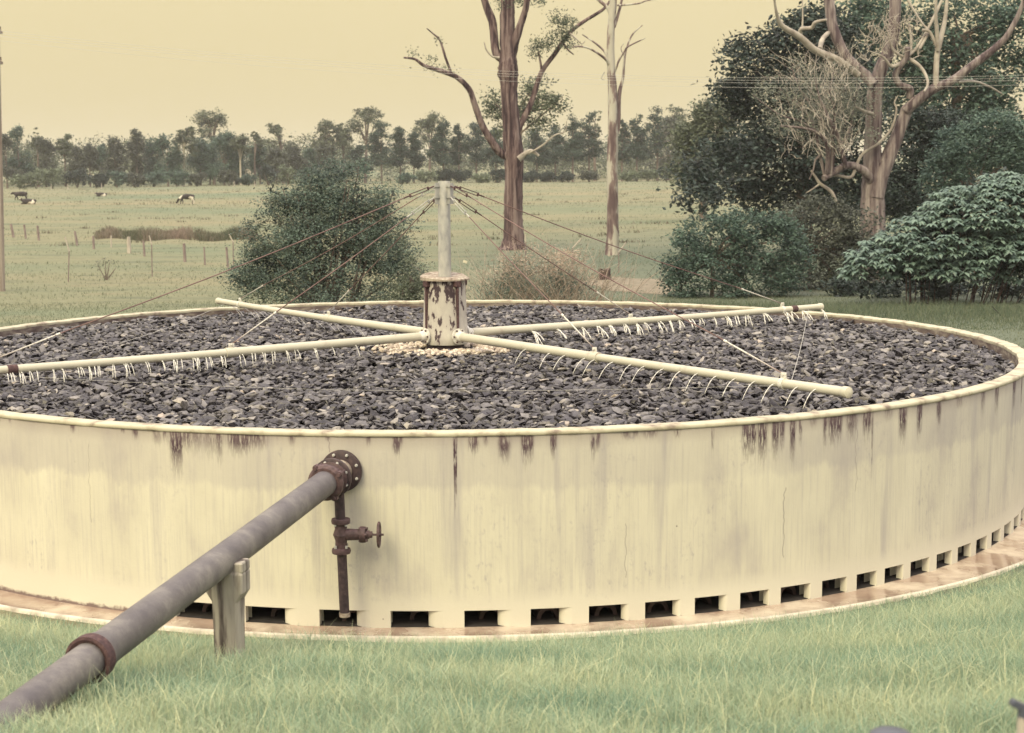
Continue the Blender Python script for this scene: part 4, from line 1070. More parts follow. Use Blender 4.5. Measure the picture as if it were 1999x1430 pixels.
gl('branch', [
 [(1675,146,7.5),(1636,117,7.5),(1592,98,7),(1562,72,6.5),(1527,50,5),(1516,26,3),(1511,-5,2)],
 [(1562,70,5),(1564,56,4),(1584,54,4),(1592,43,3.5),(1614,38,2)],
 [(1600,95,5),(1606,76,5),(1617,64,4.5)],
 [(1566,56,2),(1567,30,1.5),(1566,-10,1)],
 [(1827,173,5.5),(1829,108,5.5),(1839,65,5),(1846,30,4),(1850,-20,3)],
 [(1831,98,4),(1829,60,4),(1827,30,3),(1828,-20,2.5)],
 [(1776,115,4),(1795,128,3.5),(1808,148,3),(1811,165,2.5),(1804,178,2)],
 [(1774,108,3.5),(1790,92,3),(1806,66,3),(1831,17,3),(1842,-10,2.5)],
 [(1770,118,4),(1748,128,4),(1738,128,3),(1726,112,2),(1710,104,1.5),(1697,99,1)],
 [(1768,112,3),(1752,105,2.5),(1742,95,2),(1735,70,1.5),(1731,50,1)],
 [(1775,105,3),(1779,88,2.5),(1777,60,2),(1775,45,1)],
 [(1795,95,3),(1812,62,2.5),(1800,45,2),(1775,5,2),(1768,-10,2)],
 [(1800,58,3),(1815,62,3),(1828,90,3)],
 [(1870,160,3),(1900,158,2.5),(1930,168,2),(1955,182,1.5)],
 [(1612,338,3),(1640,343,3),(1662,345,3.2),(1672,322,3.2),(1685,299,3),(1714,280,2.8),(1740,251,2.5),(1750,215,2),(1746,200,1.5),(1753,186,1)],
 [(1583,332,2),(1592,345,2.5),(1601,358,3),(1622,373,3.5),(1632,392,3),(1644,408,2)],
 [(1601,358,2.5),(1590,366,1.5),(1573,377,1)],
 [(1703,222,4),(1690,218,3.5),(1670,208,2)]], 'bone', dead, DT-.8, [-2, -1, 1, 0, .5, -.5, -1, .6, -.6, -.3, .3, 1, 0, 1, .2, 0, 0, -1], n=7)
gl('branch', [
 [(1614,340,5),(1616,321,5),(1614,282,4.5),(1597,260,3.5),(1570,250,2.5),(1523,245,1.5)],
 [(1622,338,5),(1626,300,4.5),(1625,260,3.5),(1630,220,2.5),(1620,180,2),(1628,140,1)],
 [(1651,325,5),(1642,290,4.5),(1634,262,4),(1618,230,3),(1600,190,2),(1590,150,1)],
 [(1610,345,3),(1600,300,3),(1590,250,2.5),(1570,215,2),(1540,190,1.5),(1520,170,1)],
 [(1640,290,3),(1660,250,2.5),(1668,200,2),(1680,160,1.5)],
 [(1595,258,2.5),(1560,235,2),(1525,225,1.5),(1495,205,1),(1470,185,.7)],
 [(1625,262,2.5),(1590,215,2),(1560,170,1.5),(1545,130,1)],
 [(1605,300,3),(1592,312,2),(1588,330,1.5),(1580,350,1)]], 'bark_dead', dead, DT-1.2, [-1, 0, -1.5, .5, .5, -1, 0, 0], n=6)
# fine twigs
mb = MB(); g_ = random.Random(3)
for i in range(420):
    a = g_.uniform(0, 1); u = 1640-150*a*g_.uniform(.2, 1)+g_.uniform(-10, 50); v = 310-190*g_.uniform(0, 1)
    if u+v < 1640: continue
    ang_ = g_.uniform(-2.6, -.9); L = g_.uniform(15, 60); dd = DT-1.2+g_.uniform(-2, 2)
    pl = []
    for k in range(5):
        pl.append(at_d(u+math.cos(ang_)*L*k/4, v+math.sin(ang_)*L*k/4, dd+k*.1)); ang_ += g_.uniform(-.3, .3)
    mb.tube(pl, [.014, .012, .009, .006, .004], 4, cap=False)
for i in range(120):
    u = g_.uniform(1690, 1800); v = g_.uniform(40, 120); ang_ = g_.uniform(-2.9, -.3); L = g_.uniform(15, 40); dd = DT-1+g_.uniform(-1, 1)
    mb.tube([at_d(u, v, dd), at_d(u+math.cos(ang_)*L*.5, v+math.sin(ang_)*L*.5, dd), at_d(u+math.cos(ang_+.3)*L, v+math.sin(ang_+.3)*L, dd)], [.02, .014, .006], 4, cap=False)
tag(mb.build('twigs', M['bone'], dead), kind='stuff')
bl = pxblobs([(1560,150,50,40),(1620,170,45,50),(1520,200,45,35),(1580,220,55,40),(1640,230,40,50),(1540,240,45,22),(1610,270,45,40),(1660,180,30,50),(1495,175,25,20),(1700,200,30,40),(1690,260,25,30)], DT-1.2, .8)
crown_obj('dead_leaves', bl, 420, 20, .26, .13, M['leaf_dead'], dead, 44, shell=.2, aspect=.35)

# ------------------------------------------------------------------ two gum trees in the pasture
DG = 104
g0 = ground_at(1001, 487); DG = g0[1]+DCAM
gum = thing('gum_tree', g0, 'big rough-barked gum tree with thick dark trunk standing right of the mast', 'tree')
mb = MB()
limb(mb, [(1001, 492, 31), (1002, 478, 24), (1003, 462, 20.5), (1002, 430, 18.5), (1002, 396, 18), (1003, 340, 17.5), (1003, 302, 18.5), (999, 260, 17), (997, 227, 16), (994, 185, 16), (993, 160, 17), (992, 143, 20), (992, 128, 19), (992, 110, 16), (991, 87, 15), (990, 38, 14), (991, 0, 13), (985, -120, 10)], DG, n=18, noise=.07)
mb.build('trunk', M['bark'], gum, auto=60)
gl('branch', [
 [(990,120,9),(970,105,8.5),(965,75,8),(961,41,8),(946,0,7),(930,-80,6)],
 [(998,110,10),(1007,75,8.5),(1022,30,6.5),(1029,0,6),(1040,-90,4)],
 [(1000,308,8),(980,300,8),(965,283,7.5),(942,245,6.5),(927,204,6),(916,174,5.5),(893,151,5),(867,140,4.5),(829,128,3.5),(810,115,2.5),(788,112,1.5)],
 [(882,145,2.5),(869,110,2.5),(859,79,2),(845,65,1.5),(833,55,1)],
 [(1006,262,8),(1016,243,6.5),(1037,200,5.5),(1056,143,5),(1082,106,4.5),(1112,64,4),(1139,42,3.5),(1176,19,3),(1190,2,2)],
 [(1057,134,2.5),(1054,115,2),(1051,100,1.5)],
 [(1100,85,2),(1110,98,1.5),(1120,106,1)]], 'bark', gum, DG, [1, -1, -2, 0, 1.5, 0, 0], n=9)
gl('branch', [
 [(1012,310,7),(1022,302,5),(1033,295,4.5),(1043,297,3.5),(1052,304,2.5)],
 [(1030,300,2.5),(1045,292,2),(1062,281,1.8),(1082,264,1.5),(1103,256,1.2),(1106,236,.8)],
 [(975,112,2.5),(962,110,2),(950,98,1.5),(945,82,1)],
 [(1112,64,2),(1125,75,1.5),(1135,85,1),(1142,80,.8)]], 'bone', gum, DG-.5, [0, -1, 0, 0], n=6)
crown_obj('crown', pxblobs([(1100,60,18,38),(1085,35,12,14),(1105,85,12,14),(1060,85,18,14),(1052,104,14,8),(1045,92,8,12),(1075,75,10,16),(806,100,6,5),(838,117,13,7),(862,88,5,16),(857,75,6,8),(848,131,18,4),(880,138,10,4),(990,12,14,16),(1018,4,10,8),(1048,2,12,8),(975,2,10,8),(1110,45,10,12)], DG, .8), 200, 16, .26, .20, M['leaf_gum'], gum, 51, shell=.1, aspect=.35, down=.5)
# vines of small leaves on the trunk are left to the bark; younger gum behind it
big_tree('gum_tree', 135, [[(1012, gv(1012, 135), 4), (1014, 300, 3.5), (1020, 215, 2.5)], [(1016, 260, 2), (1075, 210, 1.5)], [(1015, 250, 2), (965, 200, 1.5)]],
  [(965,195,18,18),(955,215,14,12),(975,230,16,16),(1030,180,22,20),(1050,165,18,14),(1060,200,24,18),(1085,200,18,16),(1095,212,12,8),(1040,225,30,18),(1010,215,20,20),(1060,245,22,14),(985,260,20,14)],
  'leaf_gum', 'younger leafy gum tree directly behind the big rough-barked trunk', 250, 16, .42, .30, 308, shell=.3, top=.4)
g0 = ground_at(1195, 497); DS = g0[1]+DCAM
pg = thing('dead_gum_tree', g0, 'slim leafless gum tree with peeling pale and brown bark', 'tree')
mb = MB(); limb(mb, [(1195, 500, 16), (1195, 485, 13), (1196, 453, 12), (1196, 380, 10.5), (1195, 320, 10.5), (1196, 264, 10), (1196, 181, 8.8), (1193, 132, 7.8), (1192, 75, 7.2), (1195, 30, 7), (1197, 0, 7), (1200, -80, 5)], DS, n=14)
mb.build('trunk', M['bark_pale'], pg, auto=60)
gl('branch', [
 [(1203,260,5),(1207,235,4.5),(1209,181,4),(1216,151,2.8),(1220,106,2.2),(1228,80,1.8),(1237,64,1.5),(1254,49,.9)],
 [(1200,140,2.5),(1208,118,2),(1219,100,1.8),(1227,90,1.6),(1260,74,.9)],
 [(1192,134,3.5),(1186,120,3),(1176,110,2.5),(1150,94,1.8),(1128,90,1.5),(1118,92,1)],
 [(1190,118,2.5),(1178,98,2),(1161,83,1.8),(1137,67,1)],
 [(1199,52,3.5),(1205,34,3),(1211,12,2.6),(1216,-10,2)],
 [(1205,10,2),(1222,9,1.8),(1248,6,1.5),(1262,1,1.2),(1290,-3,.8)],
 [(1194,32,4),(1186,15,3.5),(1169,0,3),(1155,-12,2)],
 [(1180,140,1.5),(1174,152,1.2),(1180,155,.8)],
 [(1220,110,1.2),(1212,95,.9),(1218,84,.6)]], 'bark_pale', pg, DS, [1, -.5, -1, 1, .5, -.5, .5, 0, 0], n=7)

# ------------------------------------------------------------------ round bush left of the mast
DB = 47
g0 = at_d(650, 500, DB); bush = thing('round_bush', (g0[0], g0[1], float(terr(g0[0], g0[1]))), 'big rounded grey-green bush growing just behind the tank, left of the mast', 'bush')
bl = pxblobs([(640,400,75,60),(655,365,45,38),(600,430,70,60),(700,430,70,60),(640,470,120,70),(560,500,70,60),(740,500,65,60),(620,540,120,60),(520,530,50,50),(770,540,45,45),(500,560,40,40),(640,600,150,60),(540,420,35,35),(735,420,35,40),(690,370,35,25)], DB, .9)
bl = bl+pxblobs([(470,545,28,25),(500,500,35,30),(495,455,25,22),(545,375,25,22),(600,350,25,20),(650,325,28,18),(700,335,22,18),(760,380,22,24),(785,440,22,24),(790,490,25,25),(815,540,22,25),(575,400,30,25)], DB, .9)
crown_obj('foliage', bl, 2700, 26, .17, .085, M['leaf_bush'], bush, 61, shell=.5, top=.3, aspect=.4)
crown_obj('lit_foliage', [(b_[0], tuple(q*1.16 for q in b_[1]), b_[2]) for b_ in bl], 520, 16, .12, .085, M['leaf_gum'], bush, 62, shell=.85, top=.6, aspect=.4)  # outer leaves in a brighter material, highlights put into their colour
crown_obj('shaded_foliage', [(b_[0]+np.array([0, .2, -.1]), tuple(q*.65 for q in b_[1]), b_[2]) for b_ in bl], 380, 20, .25, .13, M['leaf_dark'], bush, 63, shell=.2)  # leaves inside the bush coloured darker to stand for its shaded interior
mb = MB()
for i in range(26):
    q = bl[random.randrange(len(bl))]; tp = q[0]+np.array([random.uniform(-.6, .6)*q[1][0], random.uniform(-.8, .5)*q[1][1], random.uniform(0, .8)*q[1][2]])
    b0 = g0*1.0; b0[2] = float(terr(g0[0], g0[1])); b0 = b0+np.array([random.uniform(-.5, .5), random.uniform(-.4, .4), 0])
    mb.tube([b0, (b0*.55+tp*.45)+np.array([0, 0, .3]), tp], [.06, .04, .012], 6)
mb.build('stem', M['bark_far'], bush)
# yellowing bush low at its right
big_tree('bush', 45.5, [[(800, gv(800, 45.5), 3), (800, 560, 2)]], [(800,540,28,40),(815,575,25,35),(785,590,40,40)], 'leaf_gum', 'small yellow-tinged bush hugging the right side of the round bush', 190, 24, .13, .08, 64, cat='bush', shell=.3)

# ------------------------------------------------------------------ dry clump, sapling, stump
def canes(name, u, d, wpx, hm, n, mat, label, cat, seed, kind=None, spread=1.0, r=.006):
    g_ = random.Random(seed); x0 = (u-CX)/F*d; mb = MB()
    for i in range(n):
        x = x0+g_.gauss(0, .33)*wpx*d/F; y = d-DCAM+g_.gauss(0, .5); z = float(terr(x, y))
        a = g_.uniform(0, 2*PI); L = hm*g_.uniform(.5, 1.1); lean = g_.uniform(.1, .75)*spread; p = [np.array([x, y, z-.05])]
        for k in range(1, 7):
            t = k/6; p.append(np.array([x+math.cos(a)*lean*L*t**1.7, y+math.sin(a)*lean*L*t**1.7, z+L*(t-.35*lean*t**2.2)]))
        mb.tube(p, [r*(1-.12*k) for k in range(7)], 3, cap=False, tint=g_.random())
    return mb
mb = canes('dry_canes', 1065, 46, 210, 3.0, 620, 'straw', '', '', 8, r=.011)
g0 = at_d(1055, 560, 46); dry = thing('dry_bush', (g0[0], g0[1], 0), 'clump of arching straw-coloured canes and weeds behind the tank, below the big gum', 'bush')
mb.build('cane', M['straw'], dry)
bl = pxblobs([(1030,560,70,40),(1000,550,55,45),(1060,540,60,40),(1110,555,45,40),(955,570,35,35),(1050,590,120,30),(1020,520,40,25)], 46, .8)
crown_obj('foliage', bl, 330, 20, .16, .09, M['leaf_grey'], dry, 71, shell=.1, aspect=.25)
crown_obj('dry_leaves', pxblobs([(1060,515,70,45),(1120,525,50,45),(1000,530,50,40)], 46, .8), 240, 20, .2, .12, M['straw'], dry, 72, shell=.1, aspect=.15)
g0 = ground_at(208, 546); ds = g0[1]+DCAM
mb = MB(); g_ = random.Random(2)
for i in range(9):
    tu = 208+g_.uniform(-20, 20); tv = g_.uniform(505, 522); mb.tube([at_d(208+g_.uniform(-4, 4), 548, ds), at_d((208+tu)/2, (548+tv)/2, ds), at_d(tu, tv, ds)], [.018, .014, .006], 4)
sap = thing('sapling', g0, 'spindly nearly leafless sapling in the lawn left of the round bush', 'sapling')
mb.build('stem', M['bark_far'], sap)
crown_obj('leaves', pxblobs([(193,515,9,9),(208,508,8,6),(222,514,7,8),(200,525,8,6)], ds), 26, 7, .10, .09, M['leaf_brown'], sap, 73, shell=.1)
g0 = ground_at(1180, 546); st0 = thing('tree_stump', g0, 'short burnt dark tree stump on the lawn right of the dry clump', 'stump')
mb = MB(); ks = (g0[1]+DCAM)/F
vs = []; fs = []
for k, (hh, rr_) in enumerate(((-.1, .34), (.05, .29), (.3, .25), (.52, .26), (.5, .15))):
    for j in range(16):
        t = 2*PI*j/16; q = rr_*(1+.14*math.sin(3*t+1)+random.uniform(-.06, .06)); vs.append((g0[0]+q*math.cos(t), g0[1]+q*math.sin(t), g0[2]+hh+(.035*math.sin(2*t+.5) if k >= 3 else 0)))
for k in range(4):
    for j in range(16): fs.append((k*16+j, k*16+(j+1) % 16, (k+1)*16+(j+1) % 16, (k+1)*16+j))
fs.append(tuple(64+j for j in range(16)))
mb.add(vs, fs).build('stump_body', M['stump'], st0, auto=60)
# bare earth patch behind the tank
mb = MB(); vs = []; fs = []; g0 = ground_at(1235, 556)
for k, q in enumerate((0, .5, .8, 1.0)):
    for j in range(32):
        t = 2*PI*j/32; rx_ = 2.0*(1+.2*math.sin(3*t)+.12*math.sin(7*t+1)); x = g0[0]+q*rx_*math.cos(t); y = g0[1]+q*5.5*(1+.15*math.sin(4*t))*math.sin(t)
        vs.append((x, y, float(terr(x, y))+.05*(1-q)+.012))
for k in range(3):
    for j in range(32): fs.append((k*32+j, k*32+(j+1) % 32, (k+1)*32+(j+1) % 32, (k+1)*32+j))
tag(mb.add(vs, fs).build('bare_earth', M['earth'], smooth=True), kind='structure')
g0 = ground_at(908, 514); mb = MB()
mb.box((g0[0], g0[1], g0[2]+.10), (.24, .03, .14), Matrix.Rotation(R(20), 3, 'Y'), .01); mb.box((g0[0]+.07, g0[1], g0[2]+.05), (.05, .05, .2), None, .01)
tag(mb.build('pale_board', M['scrap'], org=g0), 'small pale broken board lying on the lawn right of the mast', 'board')

# ------------------------------------------------------------------ fences and pole
posts = [((27,463),(21,437),5,'leaning grey timber fence post nearest the left edge'),((50.5,466),(47,438),4,'second grey timber fence post from the left edge'),((76,469),(73,440),4.4,'third grey timber fence post from the left, dark at its foot'),((151,479),(146,451),4.6,'leaning timber fence post between the left trio and the reeds'),((183,486),(182,460),4.6,'timber fence post in front of the left end of the reeds'),((217,482),(217,460),3,'short pale fence post in front of the reeds'),((252,494),(251,462),8,'widest pale fence post in front of the reeds'),((282,500),(280,470),4,'grey fence post just left of the middle cranked steel post'),((361,511),(359,475),6,'stout grey fence post standing alone below the reeds'),((400,517),(398.5,482),3.4,'thin grey fence post left of the round bush, outer one'),((445,522),(442,482),4.5,'crooked grey fence post almost touching the round bush')]
pale_i = (5, 6)
for i, ((u, v), (ut, vt), wpx, lb) in enumerate(posts):
    g0 = ground_at(u, v); d = g0[1]+DCAM; r_ = wpx*d/F/2; tp = at_d(ut, vt, d+.05)
    mb = MB(); g0b = g0-np.array([0, 0, .2]); mb.tube([g0b, g0+(tp-g0)*.35+np.array([.01, 0, 0]), g0+(tp-g0)*.7, tp, tp+np.array([0, 0, .01])], [r_*1.05, r_, r_*.95, r_*.9, r_*.5], 9, noise=.08)
    o = mb.build('fence_post', M['post_pale'] if i in pale_i else M['post'], org=g0, auto=60); tag(o, lb, 'fence post', 'timber fence posts in the pasture')
for (u, v), lb in zip([(100,362.5),(132,362),(198,361.5),(457,359),(497,358.5)], ['first','second','third','fourth','fifth']):
    d = 372; x = at_d(u, v, d)[0]; z = float(terr(x, d-DCAM)); mb = MB(); mb.tube([(x, d-DCAM, z-.1), (x+.02, d-DCAM, z+.7), (x, d-DCAM, z+1.3)], [.10, .09, .08], 6)
    tag(mb.build('fence_post', M['post_pale'], org=np.array([x, d-DCAM, z])), f'tiny pale post, {lb} from the left at the far pasture edge', 'fence post', 'posts along the far pasture edge')
cr = [((133,550),(135,490),(127,462),'cranked pale-topped steel post nearest the left edge'),((297,540),(296,477),(291,459),'dark cranked steel post in the middle of the lawn fence'),((456,532),(455,472),(447,457),'cranked steel post beside the round bush'),((1208,532),(1208,492),(1222,473),'cranked steel post just right of the slim leafless gum'),((1116,540),(1118,484),(1134,466),'cranked steel post rising out of the dry clump'),((1026,540),(1026,474),(1025,457),'pale-topped steel post beside the big gum trunk')]
for (u, v), (um, vm), (ut, vt), lb in cr:
    g0 = ground_at(u, v); d = g0[1]+DCAM
    t_ = thing('cranked_post', g0, lb, 'fence post', 'cranked steel fence posts')
    mb = MB(); mb.tube([g0-np.array([0, 0, .1]), at_d(um, vm, d)], .028, 6); mb.build('post', M['post'], t_)
    mb = MB(); mb.tube([at_d(um, vm, d), at_d(ut, vt, d)], .035, 6); mb.build('crank', M['post_pale'], t_)
def power_pole(u, v, ut, vt, label, hidden=False):
    if hidden: g0 = np.array([at_d(3200, 350, 63)[0], 63-DCAM, 0.0]); d = 63.; tp = g0+np.array([0, 0, 12.0])
    else: g0 = ground_at(u, v); d = g0[1]+DCAM; tp = at_d(ut, vt, d)
    t_ = thing('power_pole', g0, label, 'pole')
    mb = MB(); mb.tube([g0-np.array([0, 0, .4]), g0+(tp-g0)*.3, g0+(tp-g0)*.7, tp], [.2, .185, .15, .13], 18); mb.build('pole_shaft', M['pole'], t_, auto=60)
    for f in (60, 120):
        z = at_d(0, f, d)[2]; q = g0+(tp-g0)*((z-g0[2])/(tp[2]-g0[2]))
        mb = MB(); mb.box((q[0], q[1]-.2, z), (.10, 2.0, .12)); mb.tube([(q[0]+.1, q[1]-.3, z), (q[0]+.28, q[1]-.3, z+.02)], .04, 8); ca = mb.build('crossarm', M['pole'], t_)
        for yy in (-.95, -.45, .1, .6):
            mb = MB(); mb.lathe([(0, .03), (.08, .045), (.12, .03), (.16, .04), (.2, .02)], (q[0], q[1]+yy, z+.06), (0, 0, 1), 10); mb.build('insulator', M['rust'], ca)
    return g0, d
g0p, dpole = power_pole(1, 568, -9, -60, 'tall timber power pole cut by the left edge of the picture')
g1p, _ = power_pole(0, 0, 0, 0, 'timber power pole beyond the right edge of the picture', True)
for k, off in enumerate((-8, -3, 2, 9)):
    mb = MB(); pts = []
    for u in np.linspace(0, 3200, 60):
        v = 160+off-3.6e-5*(u-1600)**2+(u-1600)*(.003, .006, .004, .0)[k]*0
        f = u/3200
        pts.append(at_d(u, v+(0 if k < 3 else 2), 62+k*.5))
    mb.tube(pts, .0055, 5)
    tag(mb.build('power_line', M['wire'], smooth=True, org=np.array(pts[0])), ['uppermost','second highest','second lowest','lowest'][k]+' of the pale overhead wires crossing in front of the gum trees', 'wire', 'overhead wires')

# ------------------------------------------------------------------ reeds, grass
def blades(P, L, lean, width, rngl, tint, jit=.3):
    n = len(P); a = rngl.uniform(0, 2*PI, n); D = np.stack([np.cos(a), np.sin(a), np.zeros(n)], -1)
    f = rngl.uniform(0, 2*PI, n); S = np.stack([np.cos(f), np.sin(f), np.zeros(n)], -1)*width[:, None]/2
    up_ = np.array([0, 0, 1.0]); L_ = L[:, None]; ln = lean[:, None]
    p1 = P+up_*L_*.5+D*L_*ln*.25; p2 = P+up_*L_*(1-.35*ln)+D*L_*ln
    V = np.stack([P-S, P+S, p1+S*.75, p1-S*.75, p2+S*.12, p2-S*.12], 1)
    b0 = (np.arange(n)*6)[:, None]; Fq = np.concatenate([b0+np.array([0, 1, 2, 3]), b0+np.array([3, 2, 4, 5])], 0)
    return V.reshape(-1, 3), Fq, np.repeat(tint, 6)
def field_noise(x, y, s, seed=0):
    return (np.sin(x*s+seed)*np.cos(y*s*1.3+seed*2)+np.sin(x*s*2.3+y*s*1.7+seed*3)*.5+np.sin(x*s*.6-y*s*3.1+seed)*.5)/2
# foreground bank
n = 220000
dd = 6.5+rng.random(n)**.85*14.5; uu = rng.uniform(-90, 2120, n)
x = (uu-CX)/F*dd; y = dd-DCAM
r0 = np.hypot(x, y); th_ = np.arctan2(y, x)
ro = RAD*(1.045+.035*np.minimum((np.abs(((th_+PI/2+PI) % (2*PI))-PI)/R(55))**2, 1.2))
k = (r0 > ro+.02) & (y < -2); x, y, r0, ro = x[k], y[k], r0[k], ro[k]; n = len(x)
s_ = r0-ro; hgt = np.clip(.05+s_*.10, .05, .21)*(1+.35*field_noise(x, y, 2.1, 1))*rng.uniform(.5, 1.35, n)
keepn = (s_ > .9) | (rng.random(n) < .45+.6*s_) | (x > 1.5)
hgt = np.where((x > 1.0) & (s_ < 1.5), np.maximum(hgt, .10*rng.uniform(.6, 1.3, n)), hgt)
x, y, hgt, s_ = x[keepn], y[keepn], hgt[keepn], s_[keepn]; n = len(x)
P = np.stack([x, y, terr(x, y)-.01], -1)
straw = (rng.random(n) < .11)
tint = np.clip(.34+.26*field_noise(x, y, 1.3, 4)+rng.normal(0, .11, n)+straw*.42, 0, 1)
V, Fq, tt = blades(P, hgt*np.where(straw, 1.2, 1), rng.uniform(.1, .9, n), rng.uniform(.003, .0075, n), rng, tint)
tag(mesh_np('bank_grass', V, Fq, M['grass'], tint=tt), 'long pale green grass on the bank in front of the tank', 'grass', kind='stuff')
# lawn and pasture behind
n = 90000
dd = 33*(420/33)**(rng.random(n)**1.25); uu = rng.uniform(-60, 2060, n); x = (uu-CX)/F*dd; y = dd-DCAM
k = np.hypot(x, y) > 10.1; x, y, dd = x[k], y[k], dd[k]; n = len(x)
fn = field_noise(x*.4, y, .35, 2)+.5*field_noise(x*.3, y, .08, 5)
k = (fn+rng.normal(0, .4, n) > .05); x, y, dd = x[k], y[k], dd[k]; n = len(x); P = np.stack([x, y, terr(x, y)-.01], -1)
tint = np.clip(rng.normal(.45, .22, n)-np.where((dd > 60)&(x > 0)&(dd < 130), .2, 0), 0, 1)
V, Fq, tt = blades(P, rng.uniform(.05, .14, n)*(1+dd/300), rng.uniform(.1, .9, n), .012*dd/33, rng, tint)
tag(mesh_np('pasture_grass', V, Fq, M['lawn'], tint=tt), 'short grazed grass of the lawn and pasture', 'grass', kind='stuff')
n = 70000
dd = rng.uniform(27, 62, n); uu = rng.uniform(-60, 2300, n); x = (uu-CX)/F*dd; y = dd-DCAM
k = (np.hypot(x, y) > 9.6) & (y > 0); x, y, dd = x[k], y[k], dd[k]; n = len(x); P = np.stack([x, y, terr(x, y)-.01], -1)
fn = field_noise(x, y, .8, 3)
V, Fq, tt = blades(P, rng.uniform(.04, .12, n)*(1+.4*fn), rng.uniform(.1, .9, n), np.full(n, .018), rng, np.clip(.42+.2*fn+rng.normal(0, .2, n), 0, 1))
tag(mesh_np('lawn_grass', V, Fq, M['lawn'], tint=tt), 'mown lawn grass close behind the tank', 'grass', kind='stuff')
# weedy tufts dotted over the pasture
Pt = []; 
for i in range(150):
    u = random.uniform(-20, 1340); v = random.choice([random.uniform(368, 400), random.uniform(375, 480)]); g0 = ground_at(u, v); kk = random.randint(10, 30); sg = random.uniform(.15, .5)
    Pt.append(g0+np.stack([rng.normal(0, sg*2, kk), rng.normal(0, sg, kk), np.zeros(kk)], -1))
P = np.concatenate(Pt); n = len(P)
V, Fq, tt = blades(P, rng.uniform(.12, .4, n), rng.uniform(.1, .7, n), np.full(n, .07), rng, rng.uniform(.1, .7, n))
tag(mesh_np('weed_tufts', V, Fq, M['reed'], tint=tt), 'scattered dark weed tufts in the pasture', 'weeds', kind='stuff')
# reed bed
Pt = []
for i in range(7000):
    u = random.uniform(185, 500); v = 463+random.uniform(-5, 4)+2*math.sin(u*.05)
    if 372 < u < 384 and random.random() < .7: continue
    r_ = ray(u, v); zz_ = .2; t = (zz_-CAMZ)/r_[2]; Pt.append(CAM+r_*t)
P = np.array(Pt); P[:, 2] = terr(P[:, 0], P[:, 1]); n = len(P)
uu = CX+F*(P[:, 0]/(P[:, 1]+DCAM))
V, Fq, tt = blades(P, rng.uniform(.3, .8, n)*np.clip((uu-180)/40, .3, 1)*(1+.3*np.sin(uu*.07)), rng.uniform(.1, .6, n), np.full(n, .05), rng, np.clip(.5+.5*field_noise(uu, uu*0, .04)+rng.normal(0, .2, n), 0, 1))
tag(mesh_np('reed_bed', V, Fq, M['reed'], tint=tt), 'long strip of brown and dark green reeds in the pasture', 'reeds', kind='stuff')
# rank grass at foot of the thicket
n = 16000; uu = rng.uniform(1280, 2060, n); dd = rng.uniform(50, 58, n)-(uu-1280)/780*3; x = (uu-CX)/F*dd; y = dd-DCAM
P = np.stack([x, y, terr(x, y)], -1)
V, Fq, tt = blades(P, rng.uniform(.1, .45, n)*np.clip((dd-48)/5, .2, 1), rng.uniform(.1, .7, n), np.full(n, .02), rng, np.clip(rng.normal(.3, .15, n), 0, 1))
tag(mesh_np('rank_grass', V, Fq, M['lawn'], tint=tt), 'rank green grass at the foot of the thicket', 'grass', kind='stuff')

